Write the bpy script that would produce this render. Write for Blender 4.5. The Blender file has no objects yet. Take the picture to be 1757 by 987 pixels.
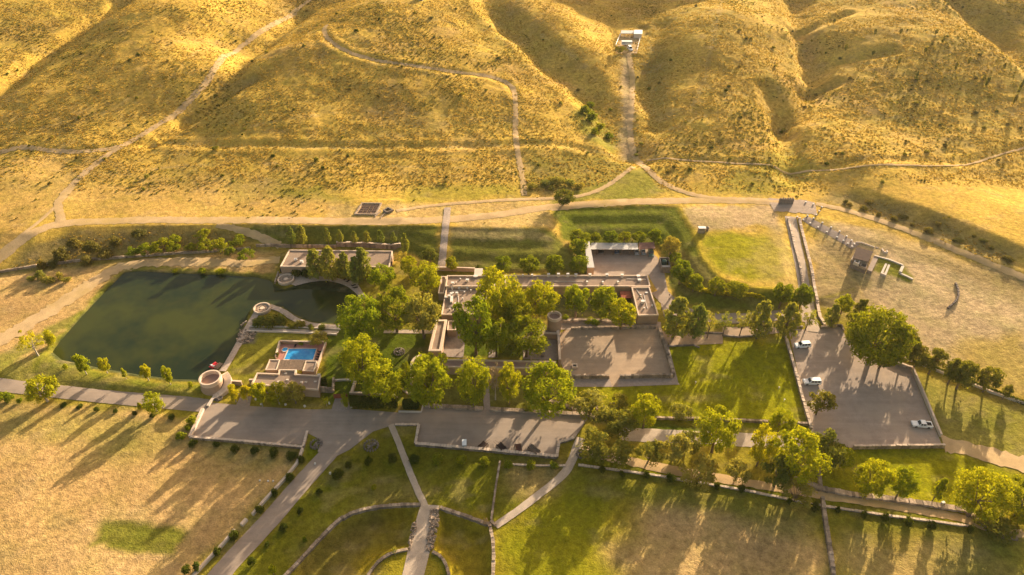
import bpy, bmesh, math, random
import numpy as np
from mathutils import Vector
random.seed(7)
RNG = np.random.default_rng(11)
R = math.radians
scene = bpy.context.scene
COL = scene.collection

# ------------------------------------------------------------------ camera, light, exposure
HC, TH, F, CX, CY = 160.0, R(38.0), 1187.0, 878.5, 493.5
cam = bpy.data.cameras.new('camera')
cam.sensor_fit = 'HORIZONTAL'; cam.sensor_width = 36.0; cam.lens = F / 1757.0 * 36.0
cam.clip_start = 1.0; cam.clip_end = 9000.0
camo = bpy.data.objects.new('camera', cam); COL.objects.link(camo)
camo.location = (0, 0, HC); camo.rotation_euler = (R(90) - TH, 0, 0)
scene.camera = camo

SUN_AZ, SUN_EL = R(31.5), R(14.0)
w = bpy.data.worlds.new('World'); scene.world = w; w.use_nodes = True
nt = w.node_tree; nt.nodes.clear()
sky = nt.nodes.new('ShaderNodeTexSky'); sky.sky_type = 'NISHITA'; sky.sun_disc = False
sky.sun_elevation = SUN_EL; sky.sun_rotation = SUN_AZ
sky.air_density = 1.0; sky.dust_density = 4.0; sky.ozone_density = 0.6
tint = nt.nodes.new('ShaderNodeMix'); tint.data_type = 'RGBA'; tint.blend_type = 'MULTIPLY'
tint.inputs[0].default_value = 1.0
tint.inputs[7].default_value = (1.0, 0.85, 0.70, 1)       # warm white balance of the evening haze
bg = nt.nodes.new('ShaderNodeBackground'); bg.inputs[1].default_value = 0.112
out = nt.nodes.new('ShaderNodeOutputWorld')
nt.links.new(sky.outputs[0], tint.inputs[6]); nt.links.new(tint.outputs[2], bg.inputs[0]); nt.links.new(bg.outputs[0], out.inputs[0])
sl = bpy.data.lights.new('sun', 'SUN'); sl.energy = 5.0; sl.angle = R(0.55); sl.color = (1.0, 0.83, 0.60)
slo = bpy.data.objects.new('sun', sl); COL.objects.link(slo)
sd = Vector((math.sin(SUN_AZ) * math.cos(SUN_EL), math.cos(SUN_AZ) * math.cos(SUN_EL), math.sin(SUN_EL)))
slo.rotation_euler = sd.to_track_quat('Z', 'Y').to_euler()
slo.location = (200, 350, 300)
scene.view_settings.view_transform = 'Standard'; scene.view_settings.look = 'None'
scene.view_settings.exposure = 1.52; scene.view_settings.gamma = 1.0
scene.cycles.max_bounces = 6; scene.cycles.transparent_max_bounces = 6

# ------------------------------------------------------------------ sight lines: photo pixel -> place on the land
ct, st = math.cos(TH), math.sin(TH)
def P(px, py, z=0.0):
    u = (px - CX) / F; v = (py - CY) / F
    dx, dy, dz = u, ct - v * st, -st - v * ct
    t = (z - HC) / dz
    return (dx * t, dy * t, z)
def S(px, py, z=0.0):                                   # pixels per metre across the view
    u = (py - CY) / F
    depth = (HC - z) / (st + u * ct)
    return F / depth
def tandep(py):
    v = (py - CY) / F
    return (st + v * ct) / (ct - v * st)

# ------------------------------------------------------------------ noise
def _hash(ix, iy, seed):
    n = (ix.astype(np.int64) * 374761393 + iy.astype(np.int64) * 668265263 + seed * 1442695041) & 0xFFFFFFFF
    n = ((n ^ (n >> 13)) * 1274126177) & 0xFFFFFFFF
    return ((n ^ (n >> 16)) & 0xFFFF) / 65535.0
def vnoise(x, y, seed=0):
    ix, iy = np.floor(x), np.floor(y); fx, fy = x - ix, y - iy
    fx = fx * fx * (3 - 2 * fx); fy = fy * fy * (3 - 2 * fy)
    a, b = _hash(ix, iy, seed), _hash(ix + 1, iy, seed)
    c, d = _hash(ix, iy + 1, seed), _hash(ix + 1, iy + 1, seed)
    return (a + (b - a) * fx) * (1 - fy) + (c + (d - c) * fx) * fy - 0.5
def fbm(x, y, s, seed=0, o=3):
    r, a = 0, 1.0
    for k in range(o):
        r = r + a * vnoise(x / s + 17.3 * k, y / s - 9.1 * k, seed + k); a *= 0.5; s *= 0.47
    return r
def sstep(a, b, x):
    t = np.clip((x - a) / (b - a), 0, 1); return t * t * (3 - 2 * t)

# ------------------------------------------------------------------ polygon tools on arrays
def pdist(X, Y, poly):
    """signed distance to polygon, negative inside"""
    poly = np.asarray(poly, float)[:, :2]; n = len(poly)
    d2 = np.full(X.shape, 1e18); ins = np.zeros(X.shape, bool)
    for i in range(n):
        ax, ay = poly[i]; bx, by = poly[(i + 1) % n]
        ex, ey = bx - ax, by - ay
        L = ex * ex + ey * ey + 1e-12
        t = np.clip(((X - ax) * ex + (Y - ay) * ey) / L, 0, 1)
        d2 = np.minimum(d2, (X - ax - t * ex) ** 2 + (Y - ay - t * ey) ** 2)
        if by != ay:
            c = ((ay > Y) != (by > Y)) & (X < ex * (Y - ay) / (by - ay) + ax)
            ins ^= c
    d = np.sqrt(d2)
    return np.where(ins, -d, d)
def ldist(X, Y, line):
    line = np.asarray(line, float)[:, :2]
    d2 = np.full(X.shape, 1e18); sd_ = np.zeros(X.shape)
    for i in range(len(line) - 1):
        ax, ay = line[i]; bx, by = line[i + 1]
        ex, ey = bx - ax, by - ay; L = ex * ex + ey * ey + 1e-12
        t = np.clip(((X - ax) * ex + (Y - ay) * ey) / L, 0, 1)
        q = (X - ax - t * ex) ** 2 + (Y - ay - t * ey) ** 2
        m = q < d2
        d2 = np.where(m, q, d2)
        sd_ = np.where(m, np.sign(ex * (Y - ay) - ey * (X - ax)), sd_)
    return np.sqrt(d2), sd_

# ------------------------------------------------------------------ the land: one sheet of heights
def geo(a, step, n, q):
    r = []; 
    for k in range(n):
        step *= q; a += step; r.append(a)
    return np.array(r)
_xp = geo(340, 1.0, 26, 1.17)
XS = np.concatenate([-_xp[::-1], np.arange(-340, 340.5, 1.0), _xp])
_y1 = np.arange(66, 288, 0.8); _y2 = np.arange(_y1[-1] + 1.4, 560, 1.4)
YS = np.concatenate([np.array([-40., -10, 15, 35, 48, 57]), _y1, _y2, geo(_y2[-1], 1.6, 30, 1.19)])
GX, GY = np.meshgrid(XS, YS)
ZT = 5.0
PA = [P(x, y, ZT) for x, y in [(60, 400), (110, 388), (430, 385), (480, 388), (750, 388), (790, 390), (938, 392), (947, 354), (1163, 353), (1190, 398), (1203, 440), (1236, 476), (1292, 494), (1342, 498), (1350, 470), (1338, 372), (1398, 372), (1440, 392), (1500, 412), (1600, 440), (1757, 490), (1950, 560)]]
PA += [(2500, 400, 0), (2500, 6000, 0), (-2500, 6000, 0), (-2500, 330, 0)] + [P(-120, 395, ZT)]
PB = [P(x, y, 0) for x, y in [(-400, 560), (-20, 474), (100, 458), (220, 442), (430, 426), (678, 430), (700, 452), (752, 464), (860, 470), (1003, 470), (1008, 426), (1118, 424), (1140, 462), (1146, 496), (1170, 524), (1250, 540), (1340, 530), (1368, 520), (1382, 492), (1392, 520), (1480, 540), (1560, 610), (1640, 650), (1757, 700), (2100, 800), (2100, 1300), (-400, 1300)]]
dA = np.maximum(pdist(GX, GY, PA), 0); dB = np.maximum(pdist(GX, GY, PB), 0)
tt = dB / (dA + dB + 1e-6)
tt = tt + 0.035 * np.sin(tt * 2 * math.pi * 3.0) * sstep(-150, -110, GX) * (1 - sstep(75, 85, GX)) * ((tt > 0) & (tt < 1))
H0 = ZT * tt
# hills: thin plate through estimated spot heights (photo pixel, height)
CP = [(x, 345, 5) for x in range(-300, 2100, 160)] + [(x, 300, 6.3) for x in range(-300, 2100, 240)]
CP += [(-100, 260, 8), (150, 260, 8.4), (400, 255, 9), (700, 255, 9), (900, 258, 9), (1080, 262, 7.5), (1200, 262, 9), (1350, 275, 8), (1500, 262, 9.5), (1700, 262, 10), (1900, 300, 10),
 (290, 205, 10), (400, 90, 14.5), (490, 30, 19), (560, -25, 24), (500, 85, 29), (420, 165, 19.5),
 (30, 200, 14), (150, 180, 16), (100, 120, 22), (250, 80, 29), (350, 20, 35), (210, 20, 36), (300, -40, 42), (270, 150, 19), (350, 90, 24),
 (0, 150, 18), (70, 95, 22), (140, 48, 27), (200, 5, 32), (0, 60, 28), (60, 10, 35), (0, -40, 43), (-150, 100, 28), (-150, 0, 40),
 (400, 205, 14), (450, 140, 21), (550, 60, 31), (620, 20, 36.5), (700, 0, 39), (600, 150, 20), (700, 150, 20), (700, 80, 28), (800, 100, 24), (850, 160, 17.5), (600, 215, 12.5), (800, 215, 12), (380, 160, 16),
 (860, 50, 25), (940, 110, 18.5), (1000, 150, 14.5), (1060, 220, 9.5), (960, 30, 31), (1000, 80, 23.5), (900, -20, 36), (1040, 130, 16.5), (780, 20, 33),
 (1080, 75, 15.5), (1080, 150, 10.5), (1090, 225, 8), (1085, 20, 21), (1090, -30, 26),
 (1230, 20, 34), (1220, 100, 25), (1230, 180, 17), (1150, 60, 26), (1150, 150, 16.5), (1160, 220, 11), (1260, 240, 11), (1300, 120, 23), (1300, 40, 33),
 (1370, 10, 29), (1385, 90, 20), (1392, 150, 15), (1345, 205, 12), (1355, 255, 9),
 (1450, 60, 29), (1550, 40, 34), (1500, 150, 18.5), (1600, 120, 24), (1650, 60, 32), (1700, 180, 17), (1757, 110, 26), (1600, 220, 12.5), (1725, 55, 27), (1757, 20, 34), (1650, -10, 39), (1757, -40, 43), (1900, 100, 30), (1900, 200, 18)]
HS = .84
pts = np.array([P(x, y, 5 + (z - 5) * HS) for x, y, z in CP] + [(X_, 640, 62 + 14 * math.sin(X_ * .013)) for X_ in range(-900, 901, 150)] + [(X_, 1000, 120) for X_ in range(-1500, 1501, 300)] + [(X_, 2200, 200) for X_ in range(-1800, 1801, 450)] + [(X_, 300, 8) for X_ in (-700, -450, 450, 700)] + [(X_, 420, 25) for X_ in (-800, -500, 500, 800)])
sc_ = 100.0
px_, py_ = pts[:, 0] / sc_, pts[:, 1] / sc_; pz_ = pts[:, 2] - 5.0
def phi(r2): return np.where(r2 > 1e-12, 0.5 * r2 * np.log(r2 + 1e-12), 0)
n = len(pts)
Km = phi((px_[:, None] - px_[None]) ** 2 + (py_[:, None] - py_[None]) ** 2) + np.eye(n) * 0.004
Pm = np.stack([np.ones(n), px_, py_], 1)
sol = np.linalg.solve(np.block([[Km, Pm], [Pm.T, np.zeros((3, 3))]]), np.concatenate([pz_, np.zeros(3)]))
far = GY > 235
HH = np.zeros(GX.shape)
qx, qy = GX[far] / sc_, GY[far] / sc_
acc = sol[n] + sol[n + 1] * qx + sol[n + 2] * qy
for k in range(n): acc = acc + sol[k] * phi((qx - px_[k]) ** 2 + (qy - py_[k]) ** 2)
HH[far] = np.maximum(acc, 0)
hm = sstep(256, 282, GY)
H0 = H0 + HH * hm

def make_sampler(Z):
    def h(x, y):
        x = np.asarray(x, float); y = np.asarray(y, float)
        i = np.clip(np.searchsorted(XS, x) - 1, 0, len(XS) - 2); j = np.clip(np.searchsorted(YS, y) - 1, 0, len(YS) - 2)
        fx = np.clip((x - XS[i]) / (XS[i + 1] - XS[i]), 0, 1); fy = np.clip((y - YS[j]) / (YS[j + 1] - YS[j]), 0, 1)
        return (Z[j, i] * (1 - fx) + Z[j, i + 1] * fx) * (1 - fy) + (Z[j + 1, i] * (1 - fx) + Z[j + 1, i + 1] * fx) * fy
    return h
def Gh(px, py, h):
    u = (px - CX) / F; v = (py - CY) / F
    d = np.array([u, ct - v * st, -st - v * ct])
    t = np.linspace(120, 1600, 600)
    zz = HC + d[2] * t; g = h(d[0] * t, d[1] * t)
    k = np.argmax(zz < g)
    if k == 0: k = 599
    a, b = t[k - 1], t[k]
    for _ in range(14):
        m = .5 * (a + b)
        if HC + d[2] * m < float(h(d[0] * m, d[1] * m)): b = m
        else: a = m
    m = .5 * (a + b)
    return (d[0] * m, d[1] * m, float(h(d[0] * m, d[1] * m)))
h0 = make_sampler(H0)
def GL(line, h): return [Gh(x, y, h) for x, y in line]

# gullies and cut benches on the hills (photo pixels, depth, half widths left and right of the walking direction)
GULLY = [
 ([(-60, 190), (0, 148), (70, 92), (140, 46), (205, 2), (250, -30)], 4.0, 9, 16),
 ([(330, 195), (370, 165), (400, 125), (425, 95), (470, 60), (520, 25)], 3.5, 14, 12),
 ([(262, 248), (330, 200), (380, 170), (430, 138)], 2.6, 10, 8),
 ([(1075, 262), (1035, 190), (1000, 150), (940, 105), (880, 55), (840, 10), (820, -30)], 4.0, 13, 20),
 ([(1352, 300), (1350, 240), (1338, 205), (1325, 175), (1318, 150)], 3.4, 9, 12),
 ([(1345, 215), (1400, 150), (1385, 100), (1372, 55), (1365, 0), (1360, -30)], 4.2, 10, 16),
 ([(1392, 128), (1430, 105), (1480, 92), (1530, 86)], 2.6, 8, 8),
 ([(1372, 50), (1410, 38), (1460, 22)], 2.2, 7, 7),
 ([(1380, 155), (1410, 145), (1440, 142)], 2.4, 7, 7),
 ([(1800, 130), (1730, 75), (1680, 35), (1640, -5)], 6.0, 12, 22),
 ([(1120, 215), (1110, 150), (1115, 100), (1135, 40)], 2.2, 9, 12),
]
H1 = H0.copy()
for line, dep, wl, wr in GULLY:
    L = GL(line, h0)
    a = np.array(L); b0 = a.min(0) - 45; b1 = a.max(0) + 45
    j0, j1 = np.searchsorted(YS, [b0[1], b1[1]]); i0, i1 = np.searchsorted(XS, [b0[0], b1[0]])
    sl_ = (slice(j0, j1), slice(i0, i1))
    x_, y_ = GX[sl_], GY[sl_]
    d, s = ldist(x_ + 3 * fbm(x_, y_, 18, 5), y_ + 3 * fbm(x_, y_, 18, 6), L)
    wd = np.where(s > 0, wl, wr)
    tpr = np.clip(1 - d / wd, 0, 1)
    H1[sl_] -= dep * tpr * tpr * (3 - 2 * tpr)
BENCH = [  # old ditches / cut tracks along the contour: bank above, lip below
 ([(255, 247), (400, 250), (560, 250), (720, 251), (885, 246)], 0.38, 2.2),
 ([(895, 246), (950, 246), (1010, 258), (1060, 268)], 0.35, 2.2),
 ([(1110, 276), (1180, 275), (1260, 280), (1340, 290), (1400, 293), (1480, 286), (1600, 285), (1660, 284), (1710, 268), (1775, 248)], 0.3, 2.2),
 ([(-20, 265), (30, 256), (60, 254), (110, 260), (190, 258)], 0.3, 2.2),
 ([(555, 52), (562, 70), (590, 88), (660, 108), (760, 122), (840, 130), (872, 142), (884, 165)], 0.45, 2.0),
]
for line, dep, wd in BENCH:
    L = GL(line, h0)
    a = np.array(L); b0 = a.min(0) - 15; b1 = a.max(0) + 15
    j0, j1 = np.searchsorted(YS, [b0[1], b1[1]]); i0, i1 = np.searchsorted(XS, [b0[0], b1[0]])
    sl_ = (slice(j0, j1), slice(i0, i1)); x_, y_ = GX[sl_], GY[sl_]
    d, s = ldist(x_, y_, L)
    s = np.where(s == 0, 1, s)
    H1[sl_] += -dep * np.exp(-(d / wd) ** 2) + 0.6 * dep * np.exp(-((d - 2.2 * wd) / (wd * .8)) ** 2)

# steep earth banks above and below the upper right road
for line, hh, wd in (([(1420, 338), (1470, 352), (1540, 376), (1610, 404), (1690, 436), (1790, 480)], 3.0, 11), ([(1500, 392), (1570, 418), (1640, 446), (1720, 478), (1800, 515)], 1.5, 9)):
    L = GL(line, h0); a = np.array(L); b0 = a.min(0) - 90; b1 = a.max(0) + 110
    j0, j1 = np.searchsorted(YS, [b0[1], b1[1]]); i0, i1 = np.searchsorted(XS, [b0[0], b1[0]])
    sl_ = (slice(j0, j1), slice(i0, i1)); x_, y_ = GX[sl_], GY[sl_]
    d, s = ldist(x_ + 2.5 * fbm(x_, y_, 14, 7), y_ + 2.5 * fbm(x_, y_, 14, 9), L)
    s = np.where(s == 0, 1, s); along = sstep(a[0, 0] - 2, a[0, 0] + 25, x_)
    H1[sl_] += hh * along * np.where(s > 0, sstep(0, wd, d) * (1 - sstep(30, 85, d)), 0)

# sunken places of the estate: lake bed, moat, gravel levelled
LAKE = [(84, 606), (100, 585), (140, 540), (178, 500), (212, 466), (240, 464), (300, 467), (370, 470), (440, 474), (466, 480), (474, 489), (488, 495), (504, 490), (516, 484), (540, 479), (566, 480), (590, 487), (606, 499), (616, 514), (618, 535), (604, 555), (560, 557), (532, 553), (506, 543), (484, 528), (462, 523), (440, 524), (430, 536), (424, 548), (404, 595), (385, 628), (350, 656), (300, 655), (240, 648), (160, 634), (100, 622)]
lakeW = [P(x, y, -0.6) for x, y in LAKE]
MOAT = [[(494, 1010), (532, 948), (592, 888), (642, 874), (716, 871), (703, 938), (660, 955), (632, 990), (620, 1030)],
        [(756, 876), (836, 902), (842, 940), (842, 1030), (778, 1030), (768, 968), (742, 940)]]
d = pdist(GX, GY, lakeW)
H1 -= 2.2 * (1 - sstep(-3.0, 0.4, d))
for m in MOAT:
    d = pdist(GX, GY, [P(x, y, -0.8) for x, y in m]); H1 -= 2.2 * (1 - sstep(-2.6, 0.2, d))
# dam bank on the left and front side of the lake
dm, _ = ldist(GX, GY, [P(x, y) for x, y in [(0, 640), (70, 622), (160, 648), (260, 664), (335, 672)]])
H1 += 0.9 * np.exp(-(dm / 4.5) ** 2)

SMOOTH = []          # photo polygons where the land is levelled (lots, yards, building sites)
rough = sstep(262, 300, GY)
field = (1 - sstep(0, 6, -pdist(GX, GY, [P(x, y) for x, y in [(-60, 480), (200, 445), (430, 425), (1000, 470), (1180, 530), (1480, 540), (1640, 655), (1640, 770), (1380, 770), (1000, 760), (640, 735), (330, 760), (350, 690), (-60, 640)]])))
nz = 1.5 * fbm(GX, GY, 60, 1, 2) * rough + 0.55 * fbm(GX, GY, 14, 2, 3) * rough + (0.30 * fbm(GX, GY, 3.6, 3, 2) + .20 * fbm(GX, GY, 2.0, 8, 1)) * (0.2 + 0.8 * rough) * (0.3 + 0.7 * np.clip(field, 0, 1))
nz += 0.5 * fbm(GX, GY, 25, 4, 2) * np.clip(field, 0, 1)
HN = H1 + nz
# ------------------------------------------------------------------ levelled yards
LEVEL = [
 ([(352, 688), (600, 688), (727, 697), (1002, 711), (1012, 722), (985, 756), (958, 764), (956, 788), (709, 766), (713, 735), (640, 746), (600, 776), (560, 780), (528, 742), (520, 768), (326, 753)], 0.0, 1.5),
 ([(1346, 560), (1450, 555), (1530, 612), (1566, 630), (1620, 770), (1455, 772), (1386, 745)], 0.0, 1.5),
 ([(955, 556), (1134, 556), (1345, 560), (1345, 600), (1150, 596), (1160, 662), (960, 664)], 0.0, 1.5),
 ([(1004, 425), (1132, 425), (1150, 470), (1160, 525), (1180, 545), (1120, 560), (740, 560), (750, 466), (1004, 470)], 0.0, 1.0),
 ([(730, 545), (960, 545), (960, 665), (700, 665)], 0.0, 1.0),
 ([(476, 426), (680, 428), (640, 470), (600, 500), (520, 492), (470, 498)], 0.0, 1.0),
 ([(424, 586), (566, 586), (556, 690), (424, 690)], 0.0, 1.0),
 ([(600, 345), (690, 343), (690, 376), (598, 378)], 5.3, 2.0),
 ([(1060, 48), (1104, 48), (1096, 92), (1052, 92)], None, 4.0),
 ([(1332, 338), (1400, 340), (1405, 372), (1320, 374)], 5.0, 3.0),
 ([(-20, 652), (90, 660), (350, 690), (350, 712), (90, 690), (-20, 676)], 0.0, 2.0),
]
hN = make_sampler(HN)
for poly, z, soft in LEVEL:
    if z is None:
        W_ = GL(poly, h0); z = float(np.mean([p[2] for p in W_]))
    else:
        W_ = [P(x, y, z) for x, y in poly]
    a = np.array(W_)
    j0, j1 = np.searchsorted(YS, [a[:, 1].min() - 15, a[:, 1].max() + 15]); i0, i1 = np.searchsorted(XS, [a[:, 0].min() - 15, a[:, 0].max() + 15])
    s_ = (slice(j0, j1), slice(i0, i1))
    k = 1 - sstep(0, soft, pdist(GX[s_], GY[s_], W_))
    HN[s_] = HN[s_] * (1 - k) + z * k
h = make_sampler(HN)
def G(px, py): return Gh(px, py, h)
def hz(x, y): return float(h(x, y))

# ------------------------------------------------------------------ ground cover: what grows or lies where
GOLD = (.530, .338, .066)
cov = np.empty(GX.shape + (3,)); cov[:] = GOLD
dens = sstep(258, 275, GY)                              # density of grass tussocks
def paint(poly, col, soft=1.0, wob=1.0, amt=1.0, d_tuft=None, line=None):
    W_ = GL(poly if line is None else line, h)
    a = np.array(W_); mg = 8 + soft * 3 + (line is not None) * 25
    j0, j1 = np.searchsorted(YS, [a[:, 1].min() - mg, a[:, 1].max() + mg]); i0, i1 = np.searchsorted(XS, [a[:, 0].min() - mg, a[:, 0].max() + mg])
    s_ = (slice(j0, j1), slice(i0, i1)); x_, y_ = GX[s_], GY[s_]
    if line is None: dd = pdist(x_, y_, W_)
    else: dd = ldist(x_, y_, W_)[0] - poly
    dd = dd + wob * fbm(x_, y_, max(3, 3 * wob), 31, 2) * 2
    k = (amt * (1 - sstep(-soft, soft, dd)))[..., None]
    cov[s_] = cov[s_] * (1 - k) + np.array(col) * k
    if d_tuft is not None: dens[s_] = dens[s_] * (1 - k[..., 0]) + d_tuft * k[..., 0]
LAWN = (.150, .152, .006); LUSH = (.095, .115, .008); MIXD = (.245, .192, .020); DRY = (.455, .285, .110); DIRT = (.45, .32, .19)
SCRUB = (.200, .150, .050); PALE = (.52, .345, .140); MEADOW = (.250, .232, .006)
# hills: greener hollows and bare patches
g = fbm(GX, GY, 60, 12, 3)
k = (sstep(0.05, 0.5, g) * .40 * rough)[..., None]; cov = cov * (1 - k) + np.array((.30, .225, .042)) * k
k = (sstep(0.15, 0.55, fbm(GX, GY, 22, 15, 3)) * .45 * rough)[..., None]; cov = cov * (1 - k) + np.array((.43, .26, .10)) * k
k = (sstep(0.1, 0.5, fbm(GX, GY, 9, 16, 2)) * .40 * rough)[..., None]; cov = cov * (1 - k) + np.array((.25, .19, .05)) * k
# estate base
paint([(-120, 470), (200, 445), (430, 425), (760, 462), (1010, 470), (1180, 528), (1390, 505), (1500, 545), (1640, 655), (1757, 700), (1900, 720), (2100, 1300), (-400, 1300), (-300, 600)], MIXD, 2, 1, 1, 0.0)
paint([(-120, 478), (200, 452), (430, 430), (480, 440), (468, 470), (215, 462), (80, 600), (-20, 640), (-150, 640)], DRY, 3, 2, 1, .15)
paint([(-160, 690), (60, 690), (260, 712), (330, 725), (328, 755), (520, 772), (500, 815), (430, 890), (320, 990), (250, 1100), (-400, 1100), (-300, 760)], DRY, 2, 2, 1, .08)
paint([(-60, 690), (240, 712), (330, 722), (326, 758), (230, 800), (90, 760), (-60, 720)], (.30, .235, .055), 6, 3, .7)
paint([(-60, 960), (180, 880), (330, 850), (420, 870), (330, 985), (200, 1040)], (.48, .31, .13), 8, 5, .7, .03)
paint([(180, 897), (250, 897), (310, 908), (322, 915), (300, 955), (230, 948), (160, 935)], (.155, .150, .018), 1.2, 1.2, .95)
paint([(330, 760), (520, 776), (505, 800), (430, 815), (360, 790)], (.23, .19, .05), 5, 3, .7)
paint([(0, 620), (84, 612), (160, 640), (340, 665), (345, 690), (90, 662), (0, 652)], (.22, .19, .04), 2, 2, .9)
paint([(70, 612), (95, 618), (240, 655), (345, 662), (345, 668), (240, 661), (90, 630)], (.17, .17, .02), 1, 1, 1)
paint([(60, 612), (200, 470), (216, 462), (212, 474), (105, 590), (86, 606), (60, 640)], (.19, .185, .022), 1.5, 1, 1)
paint([(-10, 612), (130, 540), (150, 540), (40, 612), (-10, 640)], (.20, .19, .03), 2, 1.5, .8)
paint([(212, 452), (470, 470), (470, 478), (300, 466), (212, 462)], (.20, .18, .03), 1, 1, .9)
# banks and terraces
paint([(380, 388), (750, 387), (757, 462), (680, 430), (480, 424), (430, 412)], (.145, .140, .020), 1.5, 1, 1, .1)
paint([(774, 390), (938, 392), (960, 410), (990, 440), (1003, 468), (770, 464)], (.155, .145, .024), 1.5, 1, 1, .1)
paint([(774, 390), (920, 392), (948, 412), (774, 412)], (.24, .19, .08), 1.5, 1, .8, .1)
paint([(945, 354), (1165, 354), (1192, 398), (1206, 445), (1240, 480), (1292, 496), (1345, 504), (1345, 530), (1250, 538), (1172, 520), (1148, 490), (1130, 424), (1010, 424), (965, 410)], (.150, .158, .016), 1.5, 1.2, 1, .1)
paint([(1150, 420), (1200, 440), (1236, 478), (1292, 496), (1290, 516), (1230, 505), (1175, 505), (1150, 470)], (.24, .185, .055), 2, 1.5, .7, .1)
paint([(1165, 356), (1335, 352), (1342, 400), (1300, 385), (1200, 398)], DIRT, 2, 1.5, .8, .1)
paint([(1206, 404), (1260, 395), (1330, 402), (1348, 440), (1345, 490), (1292, 488), (1240, 470), (1214, 440)], MEADOW, 4, 3.5, .95, .1)
paint([(1290, 410), (1330, 405), (1350, 440), (1340, 490), (1310, 480)], (.33, .25, .06), 5, 4, .6, .1)
paint([(1320, 395), (1345, 395), (1362, 450), (1375, 500), (1350, 495), (1340, 440)], (.42, .30, .10), 3, 2.5, .8, .1)
paint([(945, 340), (1070, 300), (1100, 290), (1150, 330), (1100, 342), (945, 350)], (.22, .20, .03), 2, 2, .9, .1)
paint([(0, 470), (60, 420), (120, 394), (380, 390), (440, 412), (430, 424), (220, 440)], SCRUB, 3, 2.5, .9, .8)
paint([(380, 300), (440, 315), (520, 318), (610, 340), (600, 352), (470, 350), (400, 345)], (.25, .225, .030), 4, 4, .9, .4)
paint([(700, 325), (800, 320), (890, 318), (890, 335), (760, 345), (690, 350)], (.30, .25, .03), 4, 3, .7, .4)
paint([(905, 262), (1070, 275), (1085, 285), (1000, 330), (905, 328)], (.24, .19, .035), 4, 3, .8, .8)
paint([(990, 170), (1030, 200), (1065, 240), (1060, 270), (1010, 245), (985, 200)], (.20, .195, .025), 4, 3, .8, 1)
paint([(1100, 60), (1150, 100), (1150, 200), (1110, 210), (1100, 120)], (.28, .21, .06), 5, 3, .6, 1)
paint([(1280, 270), (1360, 250), (1400, 300), (1330, 340), (1230, 330)], (.30, .25, .03), 5, 3, .7, .6)
paint([(100, 325), (380, 300), (600, 345), (600, 375), (120, 372)], (.50, .31, .10), 4, 4, .6, .5)
paint([(0, 275), (130, 262), (110, 340), (60, 390), (0, 440)], (.46, .29, .10), 4, 4, .6, .4)
paint([(560, 352), (770, 350), (940, 342), (940, 350), (770, 378), (560, 378)], PALE, 2, 2, .7, .1)
paint([(770, 378), (940, 352), (945, 390), (780, 390)], PALE, 2, 2, .8, .1)
# right field
paint([(1400, 380), (1460, 385), (1757, 480), (1850, 700), (1640, 650), (1500, 540), (1395, 515)], (.475, .335, .175), 3, 3, 1, .05)
paint([(1400, 390), (1470, 425), (1480, 500), (1500, 535), (1395, 520)], (.35, .25, .10), 3, 3, .8, .2)
paint([(1510, 398), (1757, 480), (1757, 505), (1600, 450)], (.36, .25, .10), 3, 2, .8, .3)
paint([(1410, 343), (1757, 470), (1757, 425), (1600, 370), (1430, 330)], (.27, .20, .075), 4, 4, .8, 1.0)  # scrubby slope above the road, its shade painted in as darker brown
paint([(1500, 396), (1600, 432), (1757, 492), (1757, 520), (1640, 475), (1510, 420)], (.30, .215, .085), 4, 3, .75, .2)  # shaded slope below the road, painted as a browner strip
paint([(1640, 600), (1757, 560), (1800, 700), (1700, 690), (1640, 655)], (.42, .29, .06), 4, 3, .8, .2)
paint([(1507, 440), (1548, 455), (1568, 478), (1565, 486), (1497, 465)], (.19, .175, .022), .8, .6, 1, .1)
# lawns of the estate
paint([(428, 572), (570, 573), (600, 600), (590, 690), (556, 690), (560, 590), (480, 588), (430, 655), (385, 660), (395, 620)], (.215, .190, .022), 1, .6, 1, 0)
paint([(556, 560), (735, 565), (735, 600), (705, 640), (690, 690), (556, 690)], LUSH, 1.5, .8, 1, 0)
paint([(756, 560), (960, 556), (955, 615), (760, 612)], LUSH, 1.5, .5, 1, 0)
paint([(940, 495), (1085, 492), (1092, 556), (950, 556)], LUSH, 1.2, .5, 1, 0)
paint([(1140, 594), (1345, 580), (1392, 742), (1386, 752), (1130, 722), (1000, 706), (985, 664), (1160, 662)], (.228, .210, .005), 1.2, .6, 1, 0)
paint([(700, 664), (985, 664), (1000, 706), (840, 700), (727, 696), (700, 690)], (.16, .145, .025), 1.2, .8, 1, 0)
paint([(1000, 712), (1130, 724), (1386, 758), (1386, 775), (1060, 740)], LUSH, 1.5, .8, 1, 0)
paint([(1386, 770), (1620, 770), (1757, 815), (1757, 850), (1690, 890), (1650, 872), (1530, 856), (1408, 838)], (.228, .210, .005), 1.2, .8, 1, 0)
paint([(1570, 640), (1757, 700), (1757, 800), (1620, 758)], (.30, .245, .050), 3, 2, .9, .1)
paint([(1690, 690), (1757, 700), (1757, 790), (1700, 770)], (.25, .22, .03), 3, 2, .9, .1)
paint([(1000, 770), (1400, 850), (1680, 895), (1700, 915), (1400, 872), (990, 802)], LAWN, 1.5, 1, 1, 0)
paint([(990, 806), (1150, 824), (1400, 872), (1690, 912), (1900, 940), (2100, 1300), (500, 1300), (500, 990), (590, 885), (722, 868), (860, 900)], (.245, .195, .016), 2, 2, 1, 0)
paint([(1120, 870), (1390, 880), (1425, 1040), (1060, 1040), (1080, 950)], (.46, .295, .125), 6, 4, .95, .05)
paint([(1440, 905), (1690, 925), (1757, 990), (1757, 1060), (1450, 1040)], (.42, .28, .10), 6, 4, .85, .06)
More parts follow.
